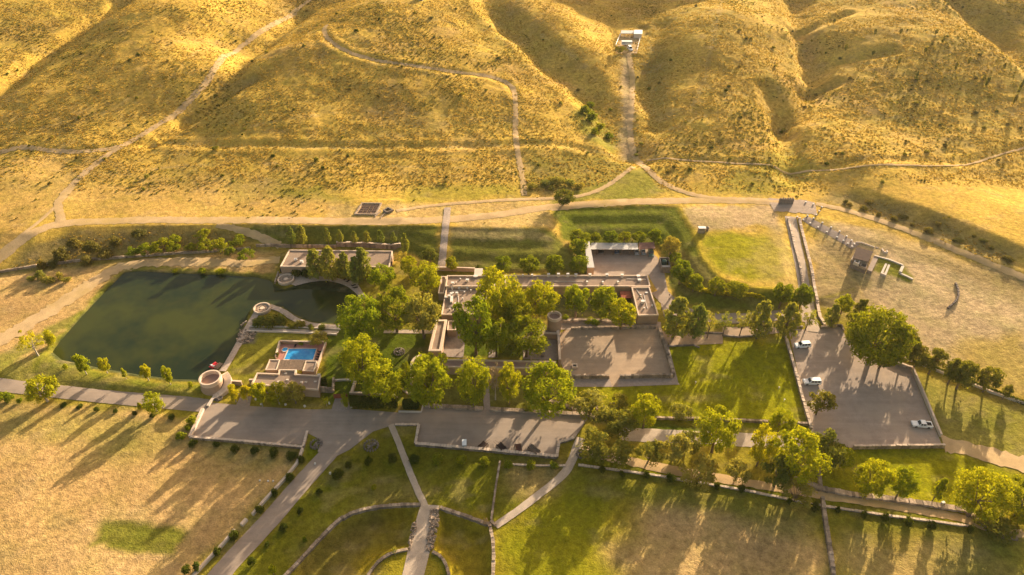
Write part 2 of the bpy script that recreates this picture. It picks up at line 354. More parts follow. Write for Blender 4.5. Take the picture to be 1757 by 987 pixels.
paint([(990, 808), (1400, 874), (1690, 914), (1690, 930), (1380, 905), (985, 860)], (.17, .155, .020), 5, 3, .85, 0)
paint([(1600, 905), (1800, 930), (1850, 1060), (1640, 1060)], (.18, .165, .03), 6, 3, .7, .1)
paint([(868, 905), (980, 815), (1060, 850), (1010, 1010), (850, 1010)], (.205, .190, .008), 5, 3, .9, 0)
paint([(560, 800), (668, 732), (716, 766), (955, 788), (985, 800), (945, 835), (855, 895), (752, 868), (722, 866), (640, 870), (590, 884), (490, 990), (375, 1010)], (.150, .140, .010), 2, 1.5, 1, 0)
paint([(640, 835), (720, 840), (730, 864), (600, 880), (520, 950)], (.26, .20, .06), 6, 3, .6, 0)
paint([(880, 810), (965, 800), (940, 835), (880, 850)], (.40, .27, .11), 5, 3, .7, 0)
paint([(390, 920), (500, 810), (540, 745), (560, 780), (470, 880), (350, 990)], (.24, .195, .035), 2, 1, .9, 0)
paint([(530, 750), (562, 748), (568, 775), (545, 790), (520, 790)], LAWN, 1, .6, 1, 0)
paint([(412, 560), (440, 570), (436, 590), (412, 592)], (.16, .13, .11), .5, .5, 1, 0)
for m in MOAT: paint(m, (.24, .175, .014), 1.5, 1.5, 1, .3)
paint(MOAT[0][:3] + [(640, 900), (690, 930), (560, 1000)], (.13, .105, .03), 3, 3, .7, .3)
paint(LAKE, (.05, .055, .022), .6, .2, 1, 0)
paint([(940, 503), (1080, 500), (1092, 553), (965, 553)], (.15, .115, .05), 1.2, 1.5, .6, 0)
for ln in ([(262, 249), (400, 253), (560, 254), (720, 254), (885, 250)], [(895, 250), (950, 250), (1010, 261), (1060, 271)]): paint(.35, (.56, .40, .15), .8, .4, .7, None, line=ln)
# faint wheel and foot tracks, worn pale, and bright painted bank lines
paint(.5, PALE, .7, .3, .9, 0, line=[(1372, 408), (1420, 440), (1448, 468), (1475, 492), (1480, 508)])
paint(.4, (.40, .31, .05), .6, .3, .8, 0, line=[(1395, 515), (1430, 508), (1466, 495)])
paint(.8, (.46, .33, .03), 1.2, .4, .9, 0, line=[(1166, 360), (1192, 400), (1208, 445), (1240, 478), (1290, 494), (1345, 500)])  # sunlit rim of the meadow bank painted as a bright line
paint(.6, (.42, .30, .04), 1.0, .4, .8, 0, line=[(1150, 520), (1200, 532), (1260, 536)])
paint(3, DIRT, 3, 1, .8, 0, line=[(1075, 95), (1073, 130), (1078, 200), (1072, 240), (1078, 272)])
paint(1.2, (.33, .24, .10), 1.5, 1, .5, .2, line=[(1238, 0), (1225, 60), (1212, 130), (1190, 180)])
dens = np.clip(dens, 0, 1)
for poly, a_ in (([(-60, -60), (240, -40), (140, 40), (0, 130), (-80, 160)], .55), ([(600, 240), (900, 240), (880, 180), (700, 200), (560, 225)], .35), ([(1100, 0), (1210, 0), (1180, 120), (1120, 230), (1090, 150)], .4), ([(300, 230), (560, 100), (620, 60), (600, 160), (420, 235)], .35), ([(1420, 200), (1600, 150), (1757, 200), (1757, 240), (1500, 250)], .3), ([(1650, -20), (1757, 30), (1757, 110)], .5), ([(850, 0), (980, 140), (900, 110), (800, 30)], .4)):
    paint(poly, (.30, .235, .045), 12, 8, a_ * .6)
for ln in ([(20, 230), (160, 200), (300, 130), (380, 60)], [(420, 220), (600, 190), (800, 200), (870, 215)], [(640, 60), (760, 85), (860, 120)], [(1110, 240), (1200, 200), (1300, 190)], [(1400, 250), (1520, 200), (1680, 210), (1757, 190)], [(1240, 30), (1300, 90), (1340, 160)], [(1420, 130), (1540, 100), (1640, 110)], [(930, 60), (1000, 110), (1050, 170)], [(120, 300), (320, 285), (560, 280), (860, 290)]):
    paint(.35, (.52, .37, .16), .9, 1.2, .45, None, line=ln)
def mow(poly, ang, wd, amt):
    W_ = GL(poly, h); k = 1 - sstep(-1, 1, pdist(GX, GY, W_)); q = np.sin((GX * math.cos(ang) + GY * math.sin(ang)) * math.pi / wd)
    cov[:] = cov * (1 + amt * k * np.clip(q * 2, -1, 1))[..., None]
mow([(180, 897), (250, 897), (310, 908), (322, 915), (300, 955), (230, 948), (160, 935)], 1.45, 2.2, .13)
mow([(1140, 594), (1345, 580), (1392, 742), (1386, 752), (1130, 722), (1000, 706), (985, 664), (1160, 662)], .25, 3.0, .06)
mow([(1386, 770), (1620, 770), (1757, 815), (1757, 850), (1690, 890), (1650, 872), (1530, 856), (1408, 838)], 1.4, 2.6, .07)
mow([(1206, 404), (1260, 395), (1330, 402), (1348, 440), (1345, 490), (1292, 488), (1240, 470), (1214, 440)], .6, 3.4, .06)
# worn and lusher places everywhere, at the scale of a few strides and of a whole field
q = fbm(GX, GY, 16, 51, 3); cov *= (1 + .30 * q)[..., None]
q = sstep(.1, .55, fbm(GX, GY * 1.6, 7, 55, 3))[..., None]; cov = cov * (1 - .30 * q) + np.array((.33, .235, .12)) * .30 * q
cov = np.clip(cov, .004, .8)

def new_mesh(name, V, Fq, mat=None, smooth=True):
    me = bpy.data.meshes.new(name)
    V = np.asarray(V, np.float32); Fq = np.asarray(Fq, np.int32)
    k = Fq.shape[1]
    me.vertices.add(len(V)); me.vertices.foreach_set('co', V.ravel())
    me.loops.add(Fq.size); me.loops.foreach_set('vertex_index', Fq.ravel())
    me.polygons.add(len(Fq)); me.polygons.foreach_set('loop_start', np.arange(0, Fq.size, k, dtype=np.int32))
    me.polygons.foreach_set('use_smooth', np.full(len(Fq), smooth))
    me.update(calc_edges=True)
    if mat: me.materials.append(mat)
    return me
def link(name, me, parent=None, **props):
    o = bpy.data.objects.new(name, me); COL.objects.link(o)
    if parent: o.parent = parent
    for k_, v_ in props.items(): o[k_] = v_
    return o
# ------------------------------------------------------------------ materials
def nodes(name):
    m = bpy.data.materials.new(name); m.use_nodes = True
    t = m.node_tree; b = t.nodes['Principled BSDF']
    b.inputs['Specular IOR Level'].default_value = 0.25
    return m, t, b
def N(t, typ, **kw):
    n_ = t.nodes.new(typ)
    for k_, v_ in kw.items(): setattr(n_, k_, v_)
    return n_
def noise(t, scale, detail=3, rough=.55, vec=None):
    n_ = N(t, 'ShaderNodeTexNoise'); n_.inputs['Scale'].default_value = scale; n_.inputs['Detail'].default_value = detail; n_.inputs['Roughness'].default_value = rough
    if vec is not None: t.links.new(vec, n_.inputs['Vector'])
    return n_
def ramp(t, src, a, b, ca, cb):
    r_ = N(t, 'ShaderNodeMapRange'); t.links.new(src, r_.inputs[0])
    r_.inputs[1].default_value = a; r_.inputs[2].default_value = b; r_.inputs[3].default_value = ca; r_.inputs[4].default_value = cb
    return r_.outputs[0]
def mul(t, col, fac):
    """colour * scalar"""
    v_ = N(t, 'ShaderNodeVectorMath', operation='SCALE'); t.links.new(col, v_.inputs[0]); t.links.new(fac, v_.inputs['Scale']); return v_.outputs[0]
def mix(t, fac, a, b, blend='MIX'):
    m_ = N(t, 'ShaderNodeMix', data_type='RGBA', blend_type=blend)
    for s_, i_ in ((fac, 0), (a, 6), (b, 7)):
        if hasattr(s_, 'links'): t.links.new(s_, m_.inputs[i_])
        elif i_ == 0: m_.inputs[0].default_value = s_
        else: m_.inputs[i_].default_value = (*s_, 1)
    return m_.outputs[2]
def bump(t, b, hsrc, strength, dist):
    bn = N(t, 'ShaderNodeBump'); bn.inputs['Strength'].default_value = strength; bn.inputs['Distance'].default_value = dist
    t.links.new(hsrc, bn.inputs['Height']); t.links.new(bn.outputs[0], b.inputs['Normal'])
def pos(t):
    return N(t, 'ShaderNodeNewGeometry').outputs['Position']
def simple(name, col, rough=.8, var=.25, scale=.8, spot=None, bmp=0.0, bscale=4.0, metal=0.0, spec=.25, fine=0.0, streak=0.0, island=0.0):
    m, t, b = nodes(name); p = pos(t)
    n1 = noise(t, scale, 4, .6, p)
    c = mul(t, mix(t, 1.0, col, col), ramp(t, n1.outputs[0], .25, .75, 1 - var, 1 + var))
    if fine:
        n3 = noise(t, 6.0, 2, .6, p); c = mul(t, c, ramp(t, n3.outputs[0], .3, .7, 1 - fine, 1 + fine))
    if island:
        gi = N(t, 'ShaderNodeNewGeometry'); c = mul(t, c, ramp(t, gi.outputs['Random Per Island'], 0, 1, 1 - island, 1 + island))
    if streak:
        for rot, sc in ((.35, (.10, 1.4, 1)), (-.75, (.07, 1.1, 1))):
            mp = N(t, 'ShaderNodeMapping'); mp.inputs['Rotation'].default_value = (0, 0, rot); mp.inputs['Scale'].default_value = sc; t.links.new(p, mp.inputs[0])
            n5 = noise(t, .5, 3, .6, mp.outputs[0]); c = mul(t, c, ramp(t, n5.outputs[0], .35, .65, 1 - streak, 1 + streak))
    if spot:
        n2 = noise(t, scale * .23, 3, .6, p); c = mix(t, ramp(t, n2.outputs[0], .5, .68, 0, .7), c, spot)
    t.links.new(c, b.inputs['Base Color']); b.inputs['Roughness'].default_value = rough; b.inputs['Metallic'].default_value = metal
    b.inputs['Specular IOR Level'].default_value = .02 if rough >= .7 else spec
    if bmp:
        n4 = noise(t, bscale, 3, .6, p); bump(t, b, n4.outputs[0], bmp, .25)
    return m

M = {}
# ground: colour of the cover times clumps, blades and wear
m, t, b = nodes('ground'); p = pos(t)
at = N(t, 'ShaderNodeAttribute', attribute_name='cover')
n1 = noise(t, .11, 4, .62, p); n2 = noise(t, .55, 4, .68, p); n3 = noise(t, 2.6, 3, .6, p)
c = at.outputs['Color']
c = mix(t, ramp(t, n1.outputs[0], .42, .66, 0, .55), c, mix(t, 1.0, c, (.74, .86, .62), 'MULTIPLY'))
c = mul(t, c, ramp(t, n2.outputs[0], .28, .72, .62, 1.36))
c = mul(t, c, ramp(t, n3.outputs[0], .25, .75, .74, 1.26))
t.links.new(c, b.inputs['Base Color']); b.inputs['Roughness'].default_value = 1.0; b.inputs['Specular IOR Level'].default_value = 0.02
ad = N(t, 'ShaderNodeMath', operation='MULTIPLY_ADD'); ad.inputs[1].default_value = .45
t.links.new(n3.outputs[0], ad.inputs[0]); t.links.new(n2.outputs[0], ad.inputs[2])
bump(t, b, ad.outputs[0], .55, .5)
M['ground'] = m

M['gravel'] = simple('gravel', (.37, .285, .22), .95, .13, .35, (.43, .33, .24), .25, 9, fine=.14, streak=.05)
M['asphalt'] = simple('asphalt', (.32, .25, .195), .9, .12, .3, (.38, .295, .225), .15, 9, fine=.1, streak=.05)
M['dark_asphalt'] = simple('dark_asphalt', (.17, .145, .13), .9, .1, .4, None, .1, 9, fine=.1)
M['dirt_road'] = simple('dirt_road', (.50, .345, .175), .95, .2, .25, (.42, .29, .10), .3, 3, fine=.15)
M['pale_path'] = simple('pale_path', (.46, .365, .275), .95, .15, .5, None, .25, 6, fine=.15)
M['cobble'] = simple('cobble_path', (.42, .33, .26), .9, .25, 1.6, None, .4, 3.5, fine=.2)
M['court'] = simple('court_earth', (.39, .28, .185), .95, .15, .3, (.33, .245, .17), .25, 5, fine=.15, streak=.05)
M['patio'] = simple('patio_stone', (.33, .26, .21), .85, .2, .9, None, .15, 4, fine=.12)
M['adobe'] = simple('adobe_render', (.40, .275, .185), .95, .12, .4, (.30, .22, .165), .15, 3, fine=.06)
M['cap'] = simple('parapet_cap', (.62, .48, .36), .9, .1, .6, None, .1, 4, fine=.06, island=.12)
M['roof'] = simple('roof_gravel', (.29, .21, .155), .95, .13, .5, (.34, .255, .185), .2, 8, fine=.12)
M['roof_warm'] = simple('roof_warm', (.36, .225, .165), .9, .12, .5, (.27, .2, .17), .15, 6, fine=.1)
M['stone'] = simple('rubble_stone', (.33, .25, .18), .95, .35, 1.1, None, .4, 3, fine=.2, island=.38)
M['dark_stone'] = simple('dark_stone', (.215, .175, .145), .95, .3, 1.2, None, .4, 3, fine=.2, island=.35)
M['white_wall'] = simple('white_wall', (.58, .49, .40), .9, .1, .5, None, .1, 4, fine=.06)
M['white_paint'] = simple('white_paint', (.78, .78, .76), .3, .04, .5, spec=.5)
M['vent'] = simple('vent_metal', (.62, .57, .52), .55, .15, 1.2)
M['metal'] = simple('tin_roof', (.40, .38, .355), .5, .12, .4, (.38, .34, .30), spec=.4)
M['red_roof'] = simple('rusty_roof', (.24, .13, .10), .7, .25, .5, (.34, .22, .17))
M['wood'] = simple('weathered_wood', (.20, .145, .105), .9, .25, 1.5)
M['brown_wood'] = simple('reddish_brown_wood', (.15, .075, .055), .9, .25, 1.5)
M['dark_wood'] = simple('dark_wood', (.075, .05, .04), .8, .25, 1.5)
M['red_wood'] = simple('red_wood', (.27, .085, .05), .8, .2, 1.2)
M['terracotta'] = simple('pool_tiles', (.42, .20, .16), .85, .15, 1.0, None, .05, 4, fine=.08)
M['glass'] = simple('window_glass', (.022, .024, .028), .12, .05, 1, spec=.5)
M['tyre'] = simple('tyre_rubber', (.02, .02, .02), .9, .1, 2)
M['chrome'] = simple('bright_metal', (.6, .6, .6), .25, .05, 1, metal=.9)
M['red_paint'] = simple('red_plastic', (.52, .02, .03), .4, .1, 1, spec=.4)
M['green_paint'] = simple('green_paint', (.10, .17, .13), .4, .1, 1, spec=.4)
M['blue_paint'] = simple('blue_paint', (.04, .09, .16), .35, .1, 1, spec=.4)
M['grey_paint'] = simple('grey_paint', (.30, .31, .31), .4, .08, 1, spec=.4)
M['black'] = simple('black_fabric', (.028, .025, .025), .8, .15, 2)
M['bark'] = simple('bark', (.20, .145, .095), .95, .3, 2.0, None, .4, 3)
M['pale_bark'] = simple('pale_bark', (.42, .36, .28), .95, .25, 2.0, None, .3, 3)
M['soil'] = simple('dark_soil', (.11, .075, .06), 1, .3, 2.0, None, .3, 3)
M['lamp'] = simple('lamp_red', (.35, .03, .02), .3, .05, 1, spec=.5)
M['white_stone'] = simple('white_stone', (.70, .64, .56), .9, .12, 2.0)

# water of the lake: green with weed just under the surface
m, t, b = nodes('lake_water'); p = pos(t)
n1 = noise(t, .035, 4, .6, p); n2 = noise(t, .16, 3, .6, p)
c = mix(t, ramp(t, n1.outputs[0], .40, .60, 0, 1), (.016, .026, .010), (.046, .053, .010))
c = mix(t, ramp(t, n2.outputs[0], .52, .72, 0, .35), c, (.045, .044, .008))
t.links.new(c, b.inputs['Base Color']); b.inputs['Roughness'].default_value = .16; b.inputs['IOR'].default_value = 1.33; b.inputs['Specular IOR Level'].default_value = .3
n3 = noise(t, 1.6, 2, .5, p); bump(t, b, n3.outputs[0], .12, .10)
M['lake'] = m
m, t, b = nodes('pool_water'); p = pos(t)
n1 = noise(t, .9, 2, .5, p); c = mix(t, ramp(t, n1.outputs[0], .35, .65, 0, 1), (.012, .24, .58), (.04, .34, .66))
t.links.new(c, b.inputs['Base Color']); b.inputs['Roughness'].default_value = .08; b.inputs['Specular IOR Level'].default_value = .5
bump(t, b, noise(t, 2.2, 2, .5, p).outputs[0], .15, .1)
M['pool'] = m

def leafmat(name, c1, c2, trans=.45, tcol=None):
    m = bpy.data.materials.new(name); m.use_nodes = True; t = m.node_tree; t.nodes.clear()
    o_ = N(t, 'ShaderNodeOutputMaterial'); g_ = N(t, 'ShaderNodeNewGeometry'); oi = N(t, 'ShaderNodeObjectInfo')
    c = mix(t, g_.outputs['Random Per Island'], c1, c2)
    c = mix(t, oi.outputs['Random'], mix(t, 1.0, c, (.74, .86, .95), 'MULTIPLY'), mix(t, 1.0, c, (1.2, 1.1, 1.0), 'MULTIPLY'))
    d_ = N(t, 'ShaderNodeBsdfDiffuse'); tr = N(t, 'ShaderNodeBsdfTranslucent'); mx = N(t, 'ShaderNodeMixShader')
    t.links.new(c, d_.inputs[0])
    tc = mix(t, 1.0, c, tcol or (1.5, 1.35, .55), 'MULTIPLY'); t.links.new(tc, tr.inputs[0])
    mx.inputs[0].default_value = trans
    t.links.new(d_.outputs[0], mx.inputs[1]); t.links.new(tr.outputs[0], mx.inputs[2]); t.links.new(mx.outputs[0], o_.inputs[0])
    M[name] = m
leafmat('leaf_bright', (0.205, 0.249, 0.012), (0.377, 0.376, 0.016), .36)
leafmat('leaf_green', (0.150, 0.186, 0.012), (0.290, 0.297, 0.016), .36)
leafmat('leaf_dark', (0.142, 0.155, 0.027), (0.250, 0.230, 0.035), .36)
leafmat('leaf_pine', (0.202, 0.220, 0.042), (0.351, 0.334, 0.060), .36)
leafmat('leaf_olive', (0.243, 0.230, 0.046), (0.392, 0.338, 0.068), .36)
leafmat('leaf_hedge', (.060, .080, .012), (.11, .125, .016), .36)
leafmat('leaf_yellow', (0.270, 0.283, 0.012), (0.475, 0.432, 0.016), .36)
leafmat('leaf_scrub', (.13, .12, .030), (.22, .18, .045), .36)
leafmat('grass_gold', (.42, .27, .050), (.56, .36, .070), .4, (1.05, 1.0, .8))
leafmat('grass_green', (.17, .165, .02), (.26, .22, .03), .5, (1.15, 1.05, .6))
leafmat('twig', (.34, .26, .17), (.26, .20, .14), .1)

# ------------------------------------------------------------------ the ground itself
ny, nx = GX.shape
idx = np.arange(nx * ny).reshape(ny, nx)
quads = np.stack([idx[:-1, :-1], idx[:-1, 1:], idx[1:, 1:], idx[1:, :-1]], -1).reshape(-1, 4)
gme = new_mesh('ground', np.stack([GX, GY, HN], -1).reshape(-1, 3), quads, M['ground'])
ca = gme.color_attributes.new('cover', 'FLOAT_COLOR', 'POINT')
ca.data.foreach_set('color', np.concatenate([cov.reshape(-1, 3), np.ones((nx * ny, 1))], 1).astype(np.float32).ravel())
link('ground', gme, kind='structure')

# dry tussocks standing on the hills and fields
def tufts(name, ncand, rect, size, mat, mask, seed):
    r = np.random.default_rng(seed)
    x = r.uniform(rect[0], rect[1], ncand); y = r.uniform(rect[2], rect[3], ncand)
    ins = np.abs(x) < 30 + y * .80
    x, y = x[ins], y[ins]
    keep = r.random(len(x)) < mask(x, y); x, y = x[keep], y[keep]
    z = h(x, y); k_ = len(x)
    s_ = size * r.uniform(.55, 1.5, k_); hh = s_ * r.uniform(.22, .46, k_); a_ = r.uniform(0, math.pi, k_)
    V = np.zeros((k_, 2, 4, 3)); 
    for q in range(2):
        an = a_ + q * 1.57; cx, cy = np.cos(an) * s_ / 2, np.sin(an) * s_ / 2
        lean = r.normal(0, .25, (k_, 2)) * s_[:, None]
        V[:, q, 0] = np.stack([x - cx * .7, y - cy * .7, z - .08], 1); V[:, q, 1] = np.stack([x + cx * .7, y + cy * .7, z - .08], 1)
        V[:, q, 2] = np.stack([x + cx * 1.1 + lean[:, 0], y + cy * 1.1 + lean[:, 1], z + hh * r.uniform(.6, 1, k_)], 1)
        V[:, q, 3] = np.stack([x - cx * 1.1 + lean[:, 0], y - cy * 1.1 + lean[:, 1], z + hh], 1)
    me = new_mesh(name, V.reshape(-1, 3), np.arange(k_ * 8).reshape(-1, 4), M[mat], False)
    link(name, me, kind='stuff', label='dry golden grass tussocks over the hills' if 'gold' in mat else 'low green scrub grass in the hollows', category='grass')
dsam = make_sampler(dens)
tufts('dry_grass', 420000, (-400, 400, 150, 560), .62, 'grass_gold', lambda x, y: dsam(x, y) * sstep(.35, .8, dsam(x, y)) * .75 * sstep(-.5, .2, fbm(x, y, 12, 41, 2)), 5)
tufts('green_scrub', 150000, (-400, 400, 230, 560), .95, 'leaf_scrub', lambda x, y: dsam(x, y) * .50 * sstep(.0, .5, fbm(x, y, 30, 43, 3)), 6)

# evening haze: one closed box of thin warm air round the camera and all the land
def haze(density, aniso=.35):
    x0, x1, y0, y1 = XS[0] - 60, XS[-1] + 60, YS[0] - 60, YS[-1] + 60; z0, z1 = float(HN.min()) - 1.0, max(float(HN.max()), HC) + 12
    V = [(x, y, z) for z in (z0, z1) for y in (y0, y1) for x in (x0, x1)]
    Fq = [(0, 2, 3, 1), (4, 5, 7, 6), (0, 1, 5, 4), (2, 6, 7, 3), (0, 4, 6, 2), (1, 3, 7, 5)]
    m = bpy.data.materials.new('haze'); m.use_nodes = True; t = m.node_tree; t.nodes.clear()
    o_ = N(t, 'ShaderNodeOutputMaterial'); v_ = N(t, 'ShaderNodeVolumePrincipled')
    v_.inputs['Color'].default_value = (1.0, .93, .82, 1); v_.inputs['Density'].default_value = density; v_.inputs['Anisotropy'].default_value = aniso
    t.links.new(v_.outputs[0], o_.inputs['Volume'])
    link('haze', new_mesh('haze', V, Fq, m, False), kind='stuff', label='thin warm evening haze over the valley', category='haze')
haze(.00003)
# ------------------------------------------------------------------ builders
class MB:
    def __init__(s): s.v = []; s.f = []
    def add(s, V, Fs):
        k = len(s.v); s.v += [tuple(p) for p in V]; s.f += [tuple(i + k for i in f_) for f_ in Fs]; return s
    def box(s, c, size, rz=0.0, top=1.0, jit=0.0):
        x, y, z = c; a, b, hh = size[0] / 2, size[1] / 2, size[2]
        cs, sn = math.cos(rz), math.sin(rz); V = []
        for k, (i, j, q) in enumerate([(-1, -1, 0), (1, -1, 0), (1, 1, 0), (-1, 1, 0), (-1, -1, 1), (1, -1, 1), (1, 1, 1), (-1, 1, 1)]):
            f_ = top if q else 1.0
            u, v = i * a * f_ + random.uniform(-jit, jit), j * b * f_ + random.uniform(-jit, jit)
            V.append((x + u * cs - v * sn, y + u * sn + v * cs, z + hh * q + (random.uniform(-jit, jit) if q else 0)))
        return s.add(V, [(3, 2, 1, 0), (4, 5, 6, 7), (0, 1, 5, 4), (1, 2, 6, 5), (2, 3, 7, 6), (3, 0, 4, 7)])
    def prism(s, poly, z0, z1, cap=True, bottom=False):
        n_ = len(poly); V = [(p[0], p[1], z0 if not hasattr(z0, '__len__') else z0[i]) for i, p in enumerate(poly)] + [(p[0], p[1], z1) for p in poly]
        Fs = [(i, (i + 1) % n_, n_ + (i + 1) % n_, n_ + i) for i in range(n_)]
        if cap: Fs.append(tuple(range(n_, 2 * n_)))
        if bottom: Fs.append(tuple(range(n_ - 1, -1, -1)))
        return s.add(V, Fs)
    def ring(s, outer, inner, z0, z1, closed=True):
        n_ = len(outer)
        V = [(p[0], p[1], z0) for p in outer] + [(p[0], p[1], z1) for p in outer] + [(p[0], p[1], z1) for p in inner] + [(p[0], p[1], z0) for p in inner]
        Fs = []
        for i in range(n_):
            j = (i + 1) % n_
            Fs += [(i, j, n_ + j, n_ + i), (n_ + i, n_ + j, 2 * n_ + j, 2 * n_ + i), (2 * n_ + i, 2 * n_ + j, 3 * n_ + j, 3 * n_ + i), (3 * n_ + i, 3 * n_ + j, j, i)]
        return s.add(V, Fs)
    def tube(s, p0, p1, r0, r1, n_=7, cap=True):
        p0, p1 = Vector(p0), Vector(p1); d_ = (p1 - p0).normalized()
        u = d_.cross(Vector((0, 0, 1)) if abs(d_.z) < .9 else Vector((1, 0, 0))).normalized(); v = d_.cross(u)
        V = []
        for p_, r_ in ((p0, r0), (p1, r1)):
            V += [tuple(p_ + (u * math.cos(2 * math.pi * i / n_) + v * math.sin(2 * math.pi * i / n_)) * r_) for i in range(n_)]
        Fs = [(i, (i + 1) % n_, n_ + (i + 1) % n_, n_ + i) for i in range(n_)]
        if cap: Fs += [tuple(range(n_ - 1, -1, -1)), tuple(range(n_, 2 * n_))]
        return s.add(V, Fs)
    def build(s, name, mat, parent=None, smooth=False, org=None):
        me = bpy.data.meshes.new(name)
        if org is None: org = tuple(parent['_o']) if parent is not None and '_o' in parent else (0, 0, 0)
        me.from_pydata([(a - org[0], b - org[1], c - org[2]) for a, b, c in s.v], [], s.f)
        bm_ = bmesh.new(); bm_.from_mesh(me); bmesh.ops.recalc_face_normals(bm_, faces=bm_.faces[:]); bm_.to_mesh(me); bm_.free()
        me.materials.append(M[mat] if isinstance(mat, str) else mat)
        if smooth: me.polygons.foreach_set('use_smooth', [True] * len(me.polygons))
        o = link(name, me, parent)
        if parent is None: o.location = org
        elif '_o' in parent: o['_o'] = tuple(parent['_o'])
        return o
def tag(o, label=None, cat=None, group=None):
    if label: o['label'] = label
    if cat: o['category'] = cat
    if group: o['group'] = group
    return o
def empty(name, loc, label, cat, group=None, rz=0.0):
    o = bpy.data.objects.new(name, None); COL.objects.link(o); o.empty_display_size = .5
    o.location = loc; o.rotation_euler = (0, 0, rz); o['_o'] = tuple(loc)
    return tag(o, label, cat, group)
def solo(mb, name, mat, label, cat, group=None, smooth=False):
    a = np.array(mb.v); org = (float(a[:, 0].mean()), float(a[:, 1].mean()), float(a[:, 2].min()))
    return tag(mb.build(name, mat, None, smooth, org), label, cat, group)
def ccw(poly):
    a = sum(poly[i][0] * poly[(i + 1) % len(poly)][1] - poly[(i + 1) % len(poly)][0] * poly[i][1] for i in range(len(poly)))
    return list(poly) if a > 0 else list(poly)[::-1]
def offset(poly, d_):
    """grow a CCW polygon by d_ (negative shrinks)"""
    n_ = len(poly); r_ = []
    for i in range(n_):
        a, b, c = (Vector(poly[(i + k) % n_][:2]) for k in (-1, 0, 1))
        e1, e2 = (b - a).normalized(), (c - b).normalized()
        n1, n2 = Vector((e1.y, -e1.x)), Vector((e2.y, -e2.x))
        m_ = n1 + n2; L = m_.length_squared
        q = b + (m_ * (2 * d_ / L) if L > .15 else n1 * d_)
        r_.append((q.x, q.y))
    return r_
def resample(L, step):
    L = [Vector(p) for p in L]; r_ = [L[0]]
    for a, b in zip(L[:-1], L[1:]):
        k = max(1, int(round((b - a).length / step)))
        r_ += [a.lerp(b, (i + 1) / k) for i in range(k)]
    return r_
def smoothline(L, it=2):
    L = [Vector(p) for p in L]
    for _ in range(it):
        r_ = [L[0]]
        for a, b in zip(L[:-1], L[1:]): r_ += [a.lerp(b, .25), a.lerp(b, .75)]
        L = r_ + [L[-1]]
    return L
def normals2(L):
    r_ = []
    for i in range(len(L)):
        d_ = (L[min(i + 1, len(L) - 1)] - L[max(i - 1, 0)]); d_.z = 0; d_.normalize(); r_.append(Vector((-d_.y, d_.x, 0)))
    return r_

# ------------------------------------------------------------------ sheets lying on the land: roads, yards, paths, water
_lay = [0]
def sheet(name, poly, mat, z=None, up=None, lab=None):
    _lay[0] += 1
    W_ = [P(x, y, z if z is not None else 0.0) for x, y in poly]
    zz = (z if z is not None else 0.0) + (up if up is not None else .045 + .004 * (_lay[0] % 24))
    mb = MB(); W_ = ccw(W_); mb.add([(p[0], p[1], zz) for p in W_], [tuple(range(len(W_)))])
    o = mb.build(name, mat); o['kind'] = 'structure'; return o
def strip(name, line, width, mat, up=.10, sm=2, ragged=.25, cross=3, z=None, kind='structure'):
    _lay[0] += 1
    L = [Vector(G(x, y)) if z is None else Vector(P(x, y, z)) for x, y in line]
    L = resample(smoothline(L, sm), 1.2); Nn = normals2(L)
    V, Fs = [], []
    for i, (p, n_) in enumerate(zip(L, Nn)):
        wd = (width[0] + (width[1] - width[0]) * i / (len(L) - 1)) if isinstance(width, tuple) else width
        for k in range(cross + 1):
            u = (k / cross - .5) * wd
            if k in (0, cross): u *= 1 + random.uniform(-ragged, ragged) * .6
            q = p + n_ * u
            V.append((q.x, q.y, hz(q.x, q.y) + up + .004 * (_lay[0] % 24) - (.06 if k in (0, cross) else 0)))
    c1 = cross + 1
    for i in range(len(L) - 1):
        for k in range(cross): Fs.append((i * c1 + k, i * c1 + k + 1, (i + 1) * c1 + k + 1, (i + 1) * c1 + k))
    mb = MB().add(V, Fs); o = mb.build(name, mat, None, True)
    if kind: o['kind'] = kind
    return o

sheet('lake_water', LAKE, 'lake', -.6, 0.0)
# upper dirt roads on the hills and along the terrace
strip('dirt_road', [(-30, 468), (0, 442), (45, 405), (100, 382), (200, 379), (350, 378), (500, 378), (640, 381), (760, 378), (850, 370), (930, 356), (1040, 348), (1140, 345), (1240, 343), (1340, 347)], 5.0, 'dirt_road', .12)
strip('dirt_road', [(105, 382), (102, 366), (98, 348), (112, 330), (140, 300), (190, 262), (230, 240), (290, 203), (330, 170), (372, 122), (398, 88), (440, 62), (490, 32), (540, -5)], 3.4, 'dirt_road', .16, ragged=.35)
strip('dirt_track', [(0, 432), (50, 396), (100, 352), (125, 322)], 1.8, 'dirt_road', .1)
strip('dirt_track', [(-20, 268), (20, 256), (45, 252), (80, 259), (130, 262), (180, 258), (215, 250)], 3.0, 'dirt_road', .16, ragged=.4)
strip('dirt_road', [(1340, 347), (1280, 344), (1220, 341), (1170, 330), (1125, 308), (1096, 280), (1084, 255), (1080, 220), (1084, 180), (1086, 140), (1082, 110), (1078, 92)], 3.0, 'dirt_road', .16, ragged=.4)
strip('dirt_track', [(900, 336), (896, 300), (888, 260), (884, 230), (885, 190), (883, 155), (872, 142), (840, 130), (760, 122), (660, 108), (590, 88), (562, 70), (555, 52), (563, 42)], 2.6, 'dirt_road', .16, ragged=.4)
strip('dirt_track', [(680, 362), (720, 355), (800, 348), (890, 342), (990, 340), (1040, 322), (1088, 288)], 2.2, 'dirt_road', .12, ragged=.4)
strip('dirt_road', [(1400, 350), (1450, 360), (1520, 382), (1600, 412), (1680, 446), (1757, 476), (1830, 510)], 3.4, 'dirt_road', .14, ragged=.35)
